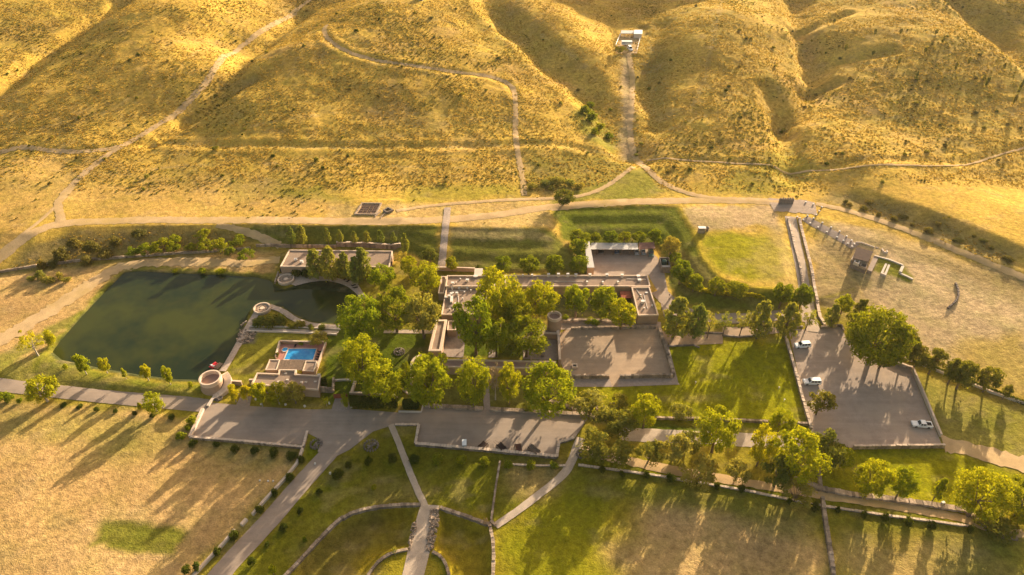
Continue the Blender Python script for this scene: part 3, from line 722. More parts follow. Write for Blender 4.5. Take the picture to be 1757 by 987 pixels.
strip('dirt_track', [(1110, 276), (1180, 276), (1260, 282), (1340, 292), (1400, 294), (1480, 287), (1600, 286), (1660, 284), (1710, 268), (1775, 248)], 1.2, 'dirt_road', .22, ragged=.6)
strip('dirt_track', [(372, 386), (420, 396), (455, 410), (480, 422)], 3.0, 'dirt_road', .12, ragged=.4)
strip('gravel_yard', [(1322, 352), (1350, 352), (1400, 358)], 11, 'gravel', .12, ragged=.2)
strip('dirt_road', [(-40, 600), (20, 575), (90, 530), (150, 492), (200, 458), (260, 450), (330, 450), (420, 452), (480, 446)], (7.0, 5.0), 'dirt_road', .12, ragged=.5)
strip('dirt_road', [(1618, 762), (1660, 770), (1700, 782), (1757, 797), (1830, 815)], 6.0, 'dirt_road', .12, ragged=.35)
# paved ways and yards
strip('entry_road', [(-40, 655), (0, 661), (90, 671), (180, 681), (260, 688), (356, 697)], 5.2, 'asphalt', .1, ragged=.05)
sheet('parking_lot', [(350, 690), (425, 697), (525, 703), (560, 703), (600, 702), (690, 709), (722, 708), (727, 697), (830, 703), (1000, 712), (1008, 720), (985, 754), (958, 762), (955, 784), (713, 762), (719, 729), (676, 729), (640, 741), (600, 772), (572, 786), (545, 775), (552, 756), (529, 744), (519, 764), (331, 749)], 'asphalt')
strip('entry_road', [(590, 750), (560, 782), (510, 838), (455, 902), (398, 962), (340, 1030)], 5.6, 'asphalt', .13, ragged=.04)
sheet('dark_paving', [(317, 688), (362, 692), (352, 706), (300, 700)], 'dark_asphalt')
sheet('gate_drive', [(575, 684), (597, 684), (602, 708), (568, 706)], 'patio')
sheet('gate_drive', [(413, 680), (432, 681), (428, 700), (404, 698)], 'patio')
strip('garden_path', [(671, 729), (690, 775), (710, 828), (730, 870)], 1.8, 'pale_path', .12, ragged=.1)
sheet('causeway', [(722, 866), (754, 868), (748, 900), (738, 945), (722, 1010), (685, 1010), (700, 945), (712, 900)], 'pale_path')
strip('garden_path', [(996, 752), (988, 772), (980, 795), (965, 818), (930, 845), (890, 876), (850, 903)], (2.6, 2.0), 'pale_path', .12, ragged=.1)
strip('garden_path', [(995, 764), (1010, 776), (1050, 786), (1110, 798), (1180, 812), (1290, 830), (1410, 850), (1480, 860), (1560, 873), (1660, 890), (1690, 905), (1720, 915), (1757, 915)], (3.2, 2.4), 'dirt_road', .14, ragged=.25)
strip('lower_road', [(1062, 745), (1130, 748), (1200, 751), (1290, 755), (1380, 764)], 5.0, 'pale_path', .12, ragged=.1)
sheet('gravel_lot', [(1352, 563), (1385, 566), (1445, 561), (1450, 578), (1520, 618), (1563, 635), (1617, 766), (1458, 769), (1392, 742)], 'gravel')
sheet('carport_yard', [(1010, 425), (1112, 428), (1128, 442), (1140, 470), (1146, 500), (1170, 524), (1200, 538), (1140, 545), (1128, 500), (1112, 472), (1010, 472)], 'gravel')
strip('drive', [(1128, 500), (1150, 524), (1190, 542), (1250, 548), (1310, 544), (1350, 540), (1395, 548)], 5.5, 'gravel', .16, ragged=.1)
strip('ramp_road', [(1356, 372), (1364, 410), (1372, 450), (1380, 500), (1390, 545), (1396, 570)], 4.6, 'pale_path', .14, ragged=.05)
sheet('gravel_court', [(975, 563), (1130, 562), (1157, 647), (1063, 648), (1061, 664), (1043, 664), (1046, 648), (976, 650), (960, 620), (958, 575)], 'court')
sheet('court_apron', [(956, 545), (1090, 548), (1134, 553), (1134, 563), (956, 566)], 'patio')
sheet('court_apron', [(976, 650), (1046, 650), (1050, 664), (976, 664)], 'patio')
sheet('court_apron', [(1062, 650), (1157, 648), (1166, 660), (1060, 664)], 'patio')
sheet('court_apron', [(1130, 563), (1142, 574), (1164, 658), (1157, 648)], 'patio')
sheet('east_terrace', [(1134, 568), (1240, 570), (1240, 590), (1150, 594), (1140, 578)], 'court')
sheet('east_terrace', [(1240, 562), (1290, 561), (1345, 563), (1345, 570), (1295, 578), (1240, 576)], 'court')
sheet('patio', [(763, 566), (800, 566), (795, 614), (752, 612)], 'patio')
sheet('patio', [(925, 560), (960, 560), (960, 618), (898, 617), (896, 580)], 'patio')
sheet('garden_path', [(840, 596), (850, 596), (850, 614), (838, 614)], 'patio', up=.11)
strip('garden_path', [(835, 640), (834, 670), (836, 704)], 2.0, 'patio', .12, ragged=.05)
sheet('stone_walk', [(660, 566), (760, 567), (760, 573), (658, 572)], 'pale_path')
sheet('stone_walk', [(424, 563), (500, 565), (582, 568), (580, 572), (500, 569), (422, 567)], 'pale_path', up=.12)
strip('stone_walk', [(444, 532), (432, 552), (416, 580), (400, 608), (382, 638)], 2.3, 'cobble', .25, ragged=.08)
strip('stone_walk', [(462, 526), (486, 534), (506, 550), (540, 560), (585, 562)], 2.2, 'cobble', .22, ragged=.15)
strip('lake_walk', [(505, 489), (530, 482), (560, 479), (590, 485), (610, 496), (624, 512)], 2.2, 'cobble', .22, ragged=.08)
sheet('lake_terrace', [(478, 470), (520, 470), (560, 474), (612, 484), (628, 512), (618, 512), (606, 497), (588, 486), (560, 479), (530, 482), (505, 490), (480, 482)], 'pale_path')
strip('stone_stair', [(768, 357), (766, 380), (763, 405), (760, 435), (757, 466)], 2.9, 'cobble', .22, ragged=.12)
sheet('pool_deck', [(481, 591), (559, 591.5), (545, 622), (473, 620)], 'terracotta', up=.1)
sheet('pool_water', [(495.9, 599.5), (542.7, 599.5), (537, 618.5), (488, 617.5)], 'pool', up=.20)
rim = ccw([P(x, y, 0) for x, y in [(495.9, 599.5), (542.7, 599.5), (537, 618.5), (488, 617.5)]])
MB().ring(offset(rim, .35), offset(rim, .003), .1, .27).build('pool_coping', 'cap')['kind'] = 'structure'
sp = P(489.3, 600.8, 0); circ = [(sp[0] + .95 * math.cos(a), sp[1] + .95 * math.sin(a)) for a in np.linspace(0, 2 * math.pi, 17)[:-1]]
MB().prism(circ, .05, .24).build('spa_water', 'pool')['kind'] = 'structure'
MB().ring(offset(circ, .25), offset(circ, .003), .1, .30).build('spa_rim', 'cap')['kind'] = 'structure'
# ------------------------------------------------------------------ walls
def wall(line, hgt, thick, label, mat='stone', cap=None, closed=False, stones=True, name='stone_wall', cat='wall', group=None, step=.85, zfun=None, sm=0, sink=.35):
    """wall of uneven blocks following the land; cap stones proud on top"""
    L = [Vector(G(x, y)) for x, y in line]
    if sm: L = smoothline(L, sm)
    if closed: L.append(L[0])
    L = resample(L, step); Nn = normals2(L)
    body = MB(); top = MB()
    for i in range(len(L) - 1):
        a, b = L[i], L[i + 1]; d_ = b - a; rz = math.atan2(d_.y, d_.x); ln = math.hypot(d_.x, d_.y)
        c_ = (a + b) / 2; z0 = min(hz(a.x, a.y), hz(b.x, b.y), hz(c_.x, c_.y)); z1 = max(hz(a.x, a.y), hz(b.x, b.y))
        hh = hgt * (random.uniform(.90, 1.10) if stones else 1)
        tk = thick * (random.uniform(.9, 1.15) if stones else 1)
        body.box((c_.x, c_.y, z0 - sink), (ln * .998 if stones else ln, tk, (z1 - z0) + hh + sink), rz, 1.0, .05 if stones else 0)
        if cap: top.box((c_.x, c_.y, z1 + hh + (.002 if stones else .002)), (ln * (.93 if stones else 1), tk + .12, .14), rz, .96, .03 if stones else 0)
    if cap:
        o = empty(name, (L[0].x, L[0].y, hz(L[0].x, L[0].y)), label, cat, group)
        body.build('wall_body', mat, o); top.build('coping', cap, o); return o
    return solo(body, name, mat, label, cat, group)

wall([(349, 704), (327, 752)], .9, .8, 'short pale stone wall on the left end of the lower parking lot', 'white_wall', 'cap', stones=False)
wall([(329, 753), (420, 760), (520, 770)], .9, .6, 'long pale-topped wall along the front of the left parking lot', 'stone', 'cap')
wall([(521, 769), (528, 742)], .8, .6, 'short pale wall closing the right end of the left parking lot', 'stone', 'cap')
wall([(520, 772), (510, 797), (492, 820), (472, 842), (450, 866), (434, 885)], .8, .6, 'white wall with shrubs stepping down beside the entry road', 'white_wall', 'cap', stones=False)
wall([(424, 893), (415, 903)], .8, .8, 'stub of white wall at the gap beside the entry road', 'white_wall', 'cap', stones=False)
wall([(404, 911), (385, 934), (362, 958), (338, 984), (325, 1000)], .8, .6, 'lowest run of white wall beside the entry road, at the bottom edge', 'white_wall', 'cap', stones=False)
wall([(678, 730), (719, 730)], .5, .6, 'low brick edging at the top left corner of the cart parking bay', 'dark_stone', 'cap')
wall([(719, 731), (713, 763)], .7, .7, 'short dark wall on the left side of the cart parking bay', 'dark_stone', 'cap')
wall([(713, 764), (830, 774), (955, 786)], .9, .8, 'long dark wall with pale coping below the row of carts', 'dark_stone', 'cap')
wall([(955, 786), (959, 761)], .7, .7, 'short dark wall on the right side of the cart parking bay', 'dark_stone', 'cap')
wall([(959, 761), (985, 753)], .6, .6, 'slanting dark wall at the right corner of the cart parking bay', 'dark_stone', 'cap')
wall([(728, 697), (760, 699), (829, 703)], .8, 1.3, 'low rubble bank wall between the cottonwoods and the parking lot, left part', 'stone')
wall([(841, 704), (920, 708), (1002, 713)], .8, 1.3, 'low rubble bank wall between the cottonwoods and the parking lot, right part', 'stone')
wall([(930, 688), (962, 693), (1000, 708), (1015, 716)], .7, .8, 'rubble wall slanting down from the big cottonwood to the lot corner', 'stone')
wall([(1015, 716), (1040, 720)], .6, .7, 'short end of rubble wall under the dark bushes', 'stone')
wall([(725, 683), (700, 676), (690, 668)], .5, .8, 'low curving rubble edge left of the big front cottonwood', 'stone')
wall([(1120, 719), (1180, 720), (1250, 722), (1386, 729)], .9, .7, 'long low stone wall along the bottom of the green lawn', 'stone')
wall([(1347, 580), (1362, 632), (1377, 690), (1391, 738)], 1.0, .7, 'tall stone wall on the left side of the gravel lot with white cars', 'stone', 'cap')
wall([(1522, 616), (1540, 626), (1564, 634)], 1.0, .6, 'stone wall along the top right of the gravel lot', 'stone', 'cap')
wall([(1565, 636), (1588, 690), (1613, 750)], 1.2, .45, 'white wall down the right side of the gravel lot beside the pickup', 'white_wall', 'cap', stones=False)
wall([(1463, 770), (1540, 769), (1619, 768)], 1.3, .5, 'wall along the bottom of the gravel lot above the lower lawn', 'stone', 'cap')
wall([(1352, 561), (1377, 562)], .7, .5, 'short wall at the top left of the gravel lot', 'stone')
wall([(1408, 563), (1443, 560), (1447, 570)], .9, .5, 'short wall at the top of the gravel lot beside the giant round tree', 'stone')
wall([(1524, 606), (1580, 626), (1640, 650), (1700, 674), (1757, 694), (1810, 714)], .7, .6, 'long thin white wall under the row of leaning trees at right', 'white_wall', 'cap', stones=False)
wall([(980, 566), (1050, 564), (1126, 563)], 1.1, .7, 'stone wall at the back of the large earth court', 'stone')
wall([(1130, 566), (1143, 606), (1155, 647)], 1.7, .9, 'thick rubble wall on the right side of the large earth court', 'stone')
wall([(978, 649), (1010, 649), (1045, 649)], 1.5, .7, 'rubble wall at the front of the earth court, left of the opening', 'stone')
wall([(1063, 649), (1110, 648), (1154, 648)], 1.5, .7, 'rubble wall at the front of the earth court, right of the opening', 'stone')
wall([(965, 553), (1000, 551), (1090, 556)], .9, .9, 'rough rubble wall behind the round tower terrace', 'stone')
wall([(1142, 570), (1240, 573)], .5, .5, 'low kerb wall along the paved walk under the row of conifers', 'dark_stone')
wall([(1240, 576), (1265, 579), (1295, 577), (1320, 570)], .6, .5, 'curved low wall bounding the small paved terrace right of the conifers', 'dark_stone')
wall([(1142, 595), (1190, 593), (1200, 597)], .5, .5, 'low dark edging at the top left of the green lawn', 'dark_stone')
wall([(1352, 376), (1362, 420), (1374, 470), (1384, 520)], .7, .7, 'left rubble parapet of the straight ramp road', 'stone', 'cap')
wall([(1371, 376), (1381, 420), (1393, 470), (1402, 525), (1406, 545), (1415, 560)], .7, .9, 'right rubble parapet of the straight ramp road', 'stone', 'cap')
wall([(-40, 476), (0, 468), (60, 458), (130, 449), (220, 442), (300, 436), (430, 427)], .9, .6, 'long thin stone wall below the scrubby bank behind the lake', 'stone')
wall([(440, 423), (480, 423), (577, 424)], 1.0, .6, 'stone retaining wall behind the left half of the lakeside building', 'stone')
wall([(578, 422), (630, 423), (688, 424)], 1.8, .6, 'taller dark retaining wall behind the right half of the lakeside building', 'dark_stone', 'cap')
wall([(742, 468), (741, 464), (815, 466)], 1.6, .5, 'brown garden wall behind the west end of the adobe compound', 'adobe', 'cap', stones=False)
wall([(424, 569), (500, 571), (578, 575)], .6, .5, 'long pale kerb wall on the lawn below the stone walk', 'white_wall', stones=False)
wall([(427, 561), (500, 562), (584, 566)], .5, .4, 'thin pale kerb on the upper side of the stone walk', 'white_wall', stones=False)
wall([(398, 660), (416, 661)], 1.7, .5, 'adobe wall joining the stair tower to the wooden door', 'adobe', 'cap', stones=False)
wall([(430, 660), (440, 660)], 2.2, .5, 'short adobe wall right of the wooden door', 'adobe', 'cap', stones=False)
wall([(528, 676), (550, 672), (571, 674)], 2.2, .5, 'rubble stone wall joining the pool house to the red gate', 'stone')
wall([(572, 674), (573, 652)], 1.2, .6, 'stone pier wall running up behind the red gate', 'stone')
wall([(573, 654), (590, 653), (606, 653)], .6, .5, 'pale kerb wall at the bottom of the shaded lawn', 'white_wall', stones=False)
wall([(611, 652), (604, 675)], .9, .8, 'pale wall running down to the dark clipped hedge', 'cap', stones=False)
wall([(600, 677), (640, 678), (682, 682)], .9, .5, 'pale wall behind the long dark clipped hedge', 'adobe', 'cap', stones=False)
wall([(684, 707), (723, 708), (727, 693)], .5, .4, 'white kerb around the small dark clipped hedge', 'white_wall', stones=False)
wall([(481, 590), (474, 616)], 1.3, .35, 'cream wall on the left side of the swimming pool', 'white_wall', 'cap', stones=False)
wall([(482, 589), (520, 590), (556, 590.5)], 1.1, .4, 'low adobe wall behind the swimming pool', 'adobe', 'cap', stones=False)
wall([(560, 591), (552, 612), (545, 634)], 1.0, .4, 'adobe wall behind the loungers on the right of the pool', 'adobe', 'cap', stones=False)
wall([(414, 561), (424, 552)], .4, .5, 'short kerb beside the cobbled lake walk', 'stone')
wall([(1398, 776), (1404, 810), (1408, 842)], 1.0, .9, 'rubble wall running down between the lawns, upper part', 'stone')
wall([(1410, 856), (1415, 895), (1422, 940), (1432, 1010)], 1.1, 1.0, 'rubble wall running down to the bottom edge, lower part', 'stone')
wall([(1330, 808), (1365, 824), (1408, 840), (1460, 850), (1530, 858), (1600, 868), (1650, 876)], .8, 1.5, 'thick rubble bank wall along the right garden path', 'stone')
wall([(1652, 876), (1672, 888), (1690, 908), (1720, 922), (1745, 926)], .6, .9, 'curving stone edge where the garden path bends at far right', 'stone')
wall([(992, 799), (1060, 808), (1150, 821)], .45, .5, 'low white-stoned edging wall with shrubs, left stretch', 'stone', 'cap')
wall([(1151, 822), (1280, 843), (1400, 868)], .45, .5, 'low white-stoned edging wall with shrubs, middle stretch', 'stone', 'cap')
wall([(1402, 868), (1530, 887), (1670, 905)], .45, .5, 'low white-stoned edging wall with shrubs, right stretch', 'stone', 'cap')
wall([(868, 797), (868, 797.5), (920, 800), (970, 800)], .35, .4, 'thin edging below the cart bay wall', 'stone', 'cap')
wall([(858, 792), (850, 840), (843, 892)], .4, .5, 'thin stone line crossing the lawn right of the garden path', 'stone')
wall([(480, 1000), (510, 970), (535, 942), (565, 910), (592, 886), (640, 872), (690, 868), (722, 868)], .7, .75, 'dark stone rim wall of the moat, left outer curve', 'dark_stone', 'stone', sm=1)
wall([(755, 873), (800, 888), (840, 902), (846, 930), (847, 960), (845, 1010)], .7, .75, 'dark stone rim wall of the moat, right outer side', 'dark_stone', 'stone')
wall([(700, 944), (675, 949), (652, 962), (634, 984), (622, 1010)], .5, .6, 'curved stone rim of the moat island, left of the causeway', 'dark_stone', 'stone', sm=1)
wall([(742, 948), (757, 956), (768, 975), (774, 1010)], .5, .6, 'curved stone rim of the moat island, right of the causeway', 'dark_stone', 'stone', sm=1)
wall([(1639, 487), (1643, 497), (1644, 508), (1641, 516), (1634, 523), (1626, 530)], .7, .6, 'curved line of dark stones on the dry right field', 'dark_stone', name='stone_row', cat='stone row', step=.9)
wall([(850, 903), (842, 895)], .7, .7, 'stub of stone wall where path meets the moat', 'stone')

# piled boulders beside the causeway and near the lake
def boulders(poly, n_, size, label, name='boulder_pile'):
    W_ = [Vector(G(x, y)) for x, y in poly]; mb = MB(); a = np.array([tuple(p) for p in W_]); c_ = 0
    while c_ < n_:
        x = random.uniform(a[:, 0].min(), a[:, 0].max()); y = random.uniform(a[:, 1].min(), a[:, 1].max())
        if float(pdist(np.array([x]), np.array([y]), a)[0]) > 0: continue
        s_ = size * random.uniform(.5, 1.4); mb.box((x, y, hz(x, y) - .1), (s_, s_ * random.uniform(.6, 1), s_ * random.uniform(.5, .9) + .1), random.uniform(0, 3), .7, s_ * .12); c_ += 1
    o = solo(mb, name, 'stone', label, 'boulders'); o['kind'] = 'stuff'; return o
boulders([(738, 875), (754, 872), (752, 900), (742, 946), (730, 946), (735, 910)], 260, .5, 'heap of pale boulders down the right side of the causeway')
boulders([(708, 900), (716, 890), (712, 920), (703, 944), (698, 942)], 70, .45, 'heap of pale boulders down the left side of the causeway')
boulders([(412, 568), (440, 570), (434, 585), (414, 592), (406, 588)], 120, .6, 'dark rock bed at the corner of the lawn by the lake walk')
boulders([(1062, 690), (1000, 712), (960, 695), (1000, 700)], 40, .6, 'loose rubble on the slope by the lot corner')

# ------------------------------------------------------------------ adobe buildings
def building(name, label, cat, roof, zt, z0=0.0, pz=.55, mats=('adobe', 'cap', 'roof'), group=None, root=None, pt=.38, part='wall'):
    W_ = ccw([P(x, y, zt) for x, y in roof])
    cx = sum(p[0] for p in W_) / len(W_); cy = sum(p[1] for p in W_) / len(W_)
    if root is None: root = empty(name, (cx, cy, z0), label, cat, group)
    MB().prism(W_, z0 - .3, zt - pz, cap=False).build('wall', mats[0], root)
    inn = offset(W_, -pt)
    MB().add([(p[0], p[1], zt - pz + .05) for p in offset(W_, -.02)], [tuple(range(len(W_)))]).build('roof', mats[2], root)
    MB().ring(offset(W_, .04), inn, zt - pz, zt).build('parapet', mats[1], root)
    return root
def vents(root, spots, z, size=(.9, .8, .8), name='roof_vent'):
    for x, y in spots:
        p = P(x, y, z); mb = MB(); s_ = random.uniform(.85, 1.15)
        mb.box((p[0], p[1], z), (size[0] * .8, size[1] * .8, size[2] * s_)); mb.box((p[0], p[1], z + size[2] * s_ + .002), (size[0], size[1], .14))
        mb.build(name, 'vent', root)
def facade(root, a, b, z0, items, out_=.03):
    """openings on the wall running from photo point a to b (at ground level); items: (t, width, sill, height, kind)"""
    A, B = Vector(P(*a, z0)), Vector(P(*b, z0)); d_ = (B - A); L = d_.length; d_.normalize(); n_ = Vector((d_.y, -d_.x, 0))
    if n_.y > 0: n_ = -n_
    rz = math.atan2(d_.y, d_.x)
    for t_, wd, sill, hh, kind in items:
        c_ = A + d_ * (L * t_) + n_ * out_
        if kind == 'door':
            dr = MB().box((c_.x, c_.y, z0 + sill), (wd, .12, hh), rz).build('door', 'red_wood', root)
        else:
            f_ = MB(); 
            f_.box((c_.x, c_.y, z0 + sill), (wd, .10, .1), rz); f_.box((c_.x, c_.y, z0 + sill + hh - .1), (wd, .10, .1), rz)
            for s_ in (-1, 1):
                q = c_ + d_ * (s_ * (wd / 2 - .05)); f_.box((q.x, q.y, z0 + sill + .1), (.1, .10, hh - .2), rz)
            q = MB().box((c_.x, c_.y, z0 + sill + .1), (wd - .2, .05, hh - .2), rz)
            fo = f_.build('window_frame', 'dark_wood', root); q.build('pane', 'glass', fo)

# compound: north wing, east block, west block
bw = building('adobe_wing', 'long flat-roofed adobe wing with row of roof vents behind the courtyard', 'building', [(866, 472), (1111, 472), (1116, 491), (866, 491)], 4.2)
vents(bw, [(941, 475), (958, 475), (974, 475), (988, 475), (1012, 475), (1041, 475), (1067, 476)], 3.7, (1.1, .8, 1.3), 'chimney')
vents(bw, [(1007, 487), (1034, 487), (1060, 487), (897, 475), (913, 475)], 3.7, (.7, .7, 1.0), 'chimney')
vents(bw, [(1095, 475.5), (1097, 482)], 3.7, (1.3, 1.1, .6))
facade(bw, (880, 502.5), (1083, 502.5), 0, [(.12, 1.2, 0, 2.2, 'door'), (.25, 1.6, .9, 1.3, 'window'), (.42, 1.6, .9, 1.3, 'window'), (.55, 1.2, 0, 2.2, 'door'), (.68, 1.6, .9, 1.3, 'window'), (.84, 1.6, .9, 1.3, 'window')])
be = building('adobe_block', 'right-hand adobe block with bright parapet and one roof vent', 'building', [(1083.5, 492.4), (1114.5, 492.4), (1130, 540), (1095, 541)], 4.3)
vents(be, [(1102.5, 520)], 3.75, (1.3, 1.1, .8)); vents(be, [(1109, 503)], 3.75, (.9, .6, .2), 'skylight')
facade(be, (1096, 553), (1130, 552), 0, [(.36, 1.8, .7, 1.2, 'window'), (.75, 1.5, 0, 2.2, 'door')])
p_ = MB(); W_ = [P(x, y, 2.9) for x, y in [(1063, 500), (1082, 500), (1086, 512), (1066, 512)]]
pg = empty('porch_roof', (*W_[0][:2], 0), 'red-brown porch roof in the corner of the courtyard', 'porch')
MB().prism(ccw(W_), 2.9, 3.05, True, True).build('roof', 'red_wood', pg)
for q in W_: MB().tube((q[0], q[1], 0), (q[0], q[1], 2.9), .1, .1, 6).build('post', 'wood', pg)

ww = building('adobe_block', 'left-hand adobe block crowded with pale roof vents and a chimney', 'building', [(766, 492), (838, 492), (832, 539.5), (757, 539.5)], 4.0)
vents(ww, [(776, 496), (788, 496), (802, 496), (777, 504)], 3.5, (.8, .7, .5)); vents(ww, [(774.5, 507), (771, 512), (784, 506)], 3.5, (1.0, .9, 1.1)); vents(ww, [(782, 523), (765, 512), (780, 533)], 3.5, (.9, .8, .6))
def pipes(root, lines, z, name='roof_pipe'):
    for a, b in lines:
        a, b = P(*a, z), P(*b, z); MB().tube((a[0], a[1], z + .12), (b[0], b[1], z + .12), .09, .09, 6).build(name, 'vent', root)
pipes(bw, [((930, 483), (1000, 483.5)), ((1075, 479), (1108, 480))], 3.75); pipes(be, [((1092, 497), (1106, 519)), ((1104, 505), (1111, 530))], 3.8); pipes(ww, [((770, 500), (800, 499)), ((786, 508), (788, 536)), ((766, 526), (780, 526))], 3.5)
vents(be, [(1105, 530), (1099, 508), (1119, 526)], 3.8, (.5, .5, .5)); vents(ww, [(797, 503), (808, 500), (794, 514), (772, 532)], 3.5, (.5, .5, .6))
q = P(775, 516, 3.5); MB().box((q[0], q[1], 3.5), (.9, 3.2, .9)).build('air_duct', 'vent', ww)
wn = building('adobe_block', 'taller back room of the adobe compound left of the white stair head', 'building', [(767, 472.5), (850, 472.5), (849, 491), (764, 491)], 4.5)
vents(wn, [(802, 483), (777, 488)], 3.95, (1.2, 1.0, .9)); vents(wn, [(816, 476)], 3.95, (1.6, 1.0, .6)); vents(wn, [(790, 480), (783, 486)], 4.0, (.5, .5, .5))
building('adobe_annex', 'narrow low roof strip on the left side of the adobe compound', 'building', [(757, 474), (766, 474), (762, 503), (752, 503)], 3.4)
sh = [P(x, y, 4.4) for x, y in [(815, 461), (828, 461), (827, 473), (814, 473)]]
st_ = empty('stair_head', (*sh[0][:2], 0), 'white flat-roofed stair head behind the adobe compound', 'building')
MB().prism(ccw(sh), -.2, 4.25, False).build('wall', 'white_wall', st_); MB().prism(offset(ccw(sh), .12), 4.25, 4.45).build('roof', 'white_wall', st_)

# south court: corridor roofs round the sunken patios
building('adobe_corridor', 'long narrow adobe roof running down the left side of the south court', 'building', [(748, 548.5), (767, 548.5), (757, 602), (735, 602)], 3.8, pt=.8)
building('adobe_room', 'tiny flat-roofed room at the top of the left patio', 'building', [(769, 550), (783, 550), (782, 566), (767, 566)], 3.2)
building('adobe_corridor', 'long adobe roof across the front of the south court', 'building', [(752, 616), (954, 619.5), (954, 632), (745, 629)], 3.4, mats=('adobe', 'cap', 'roof_warm'))
building('adobe_room', 'small adobe room beside the round tower', 'building', [(935, 561), (956, 561), (957, 572), (934, 571)], 3.0)
wall([(957, 574), (958.5, 598), (960, 628)], 2.8, .7, 'cream-topped wall on the right side of the south court', 'adobe', 'cap', stones=False)
wall([(726, 618), (714, 621), (707, 630), (707, 648), (706, 664)], 2.2, .7, 'curved adobe wall at the left corner of the south court', 'adobe', 'cap', stones=False, sm=2)
for i, (x, y) in enumerate([(931, 611)]):
    q = P(x, y); solo(MB().box((q[0], q[1], .05), (1.1, 1.1, 1.1), .1).box((q[0], q[1], 1.152), (1.25, 1.25, .1), .1), 'stone_plinth', 'dark_stone', 'small dark square plinth on the right patio', 'plinth')
q = P(986, 630); wl = empty('stone_well', q, 'small square stone well standing in the earth court', 'well')
sq = [(q[0] + a, q[1] + b) for a, b in [(-.9, -.9), (.9, -.9), (.9, .9), (-.9, .9)]]
MB().ring(sq, offset(sq, -.35), -.1, .8).build('rim', 'cap', wl); MB().prism(offset(sq, -.352), 0, .35).build('water', 'glass', wl)

# round towers
def tower(px, py, zt, r, label, rb=None, pz=1.0, th=.55, floor='roof_warm', extra=None):
    c_ = P(px, py, zt); root = empty('round_tower', (c_[0], c_[1], 0), label, 'tower'); n_ = 32; rb = rb or r
    def cir(rr): return [(c_[0] + rr * math.cos(2 * math.pi * i / n_), c_[1] + rr * math.sin(2 * math.pi * i / n_)) for i in range(n_)]
    mb = MB(); prof = [(rb * 1.04, -.3), (rb, .4), (r + (rb - r) * .35, zt * .4), (r, zt - pz)]
    V = []; Fs = []
    for k, (rr, z) in enumerate(prof): V += [(*p, z) for p in cir(rr)]
    for k in range(len(prof) - 1):
        for i in range(n_): Fs.append((k * n_ + i, k * n_ + (i + 1) % n_, (k + 1) * n_ + (i + 1) % n_, (k + 1) * n_ + i))
    mb.add(V, Fs).build('wall', 'adobe', root, True)
    MB().prism(cir(r - .02), zt - pz, zt - pz + .05).build('roof', floor, root)
    MB().ring(cir(r + .05), cir(r - th), zt - pz + .003, zt).build('parapet', 'cap', root)
    return root, c_
tower(951.5, 541, 8.0, 2.35, 'round adobe tower with pale rim beside the earth court', pz=1.1, th=.4)
tr, tc = tower(360, 647.5, 4.5, 3.3, 'broad round adobe tower at the corner of the lake', rb=3.75, pz=1.5, th=.45)
# spiral stair apron of the broad tower, chute and steps
mb = MB()
for i in range(26):
    a = R(-70 + i * 4.6); rr = 4.5 + .4 * math.sin(i / 25 * math.pi); z1 = .5 + i * .10
    mb.box((tc[0] + rr * math.cos(a), tc[1] + rr * math.sin(a), -.2), (2.2, .44, z1 + .2), a)
mb.build('stair', 'cap', tr)
a_, b_ = P(368, 682, 0), P(357, 698, 0)
d_ = Vector(b_) - Vector(a_); mb = MB(); mb.box(((a_[0] + b_[0]) / 2, (a_[1] + b_[1]) / 2, -.1), (d_.length, .8, .7), math.atan2(d_.y, d_.x)); solo(mb, 'water_channel', 'white_wall', 'narrow pale water channel running from the broad tower to the road', 'channel')
# round lake platforms
def platform(px, py, r, label, z=.55, r2=None):
    c_ = P(px, py, z); root = empty('round_platform', (c_[0], c_[1], -.6), label, 'platform'); n_ = 28
    def cir(rr): return [(c_[0] + rr * math.cos(2 * math.pi * i / n_), c_[1] + rr * math.sin(2 * math.pi * i / n_)) for i in range(n_)]
    MB().prism(cir(r), -2.6, z).build('base', 'cobble', root)
    MB().ring(cir(r), cir(r - .45), z + .003, z + .65).build('parapet', 'cap', root)
    MB().ring(cir(r * .62), cir(r * .45), z + .003, z + .35).build('bench', 'stone', root)
    MB().prism(cir(r * .28), z + .004, z + .5).build('fire_pit', 'cap', root)
    return root
platform(450, 530, 3.0, 'round stone lookout on the point of the lake walk')
platform(491, 480, 3.1, 'round stone terrace with fire pit in front of the lakeside building')

# lakeside building
lb = building('lakeside_building', 'wide flat-roofed building on the lake shore half hidden by pines', 'building', [(496, 428.5), (673.5, 430.5), (668, 458), (480.5, 457)], 3.8, pz=.4)
vents(lb, [(508, 447), (518, 451), (614, 447)], 3.45, (1.2, 1.0, .8))
facade(lb, (481, 468.5), (660, 469.5), 0, [(.035, 2.6, .3, 1.9, 'window'), (.085, 2.2, .3, 1.9, 'window'), (.16, 1.3, 0, 2.2, 'door'), (.3, 2.2, .8, 1.3, 'window'), (.45, 2.2, .8, 1.3, 'window'), (.62, 1.3, 0, 2.2, 'door'), (.74, 2.2, .8, 1.3, 'window'), (.9, 2.2, .8, 1.3, 'window')])
wall([(478, 468), (472, 487)], .7, .5, 'low wall at the left of the lakeside terrace', 'stone')
solo(MB().box(P(661, 463.5), (5.5, 3.2, 2.6)).box((*P(661, 463.5)[:2], 2.602), (5.9, 3.6, .2)), 'garden_shed', 'dark_wood', 'dark shed at the right end of the lakeside building', 'shed')

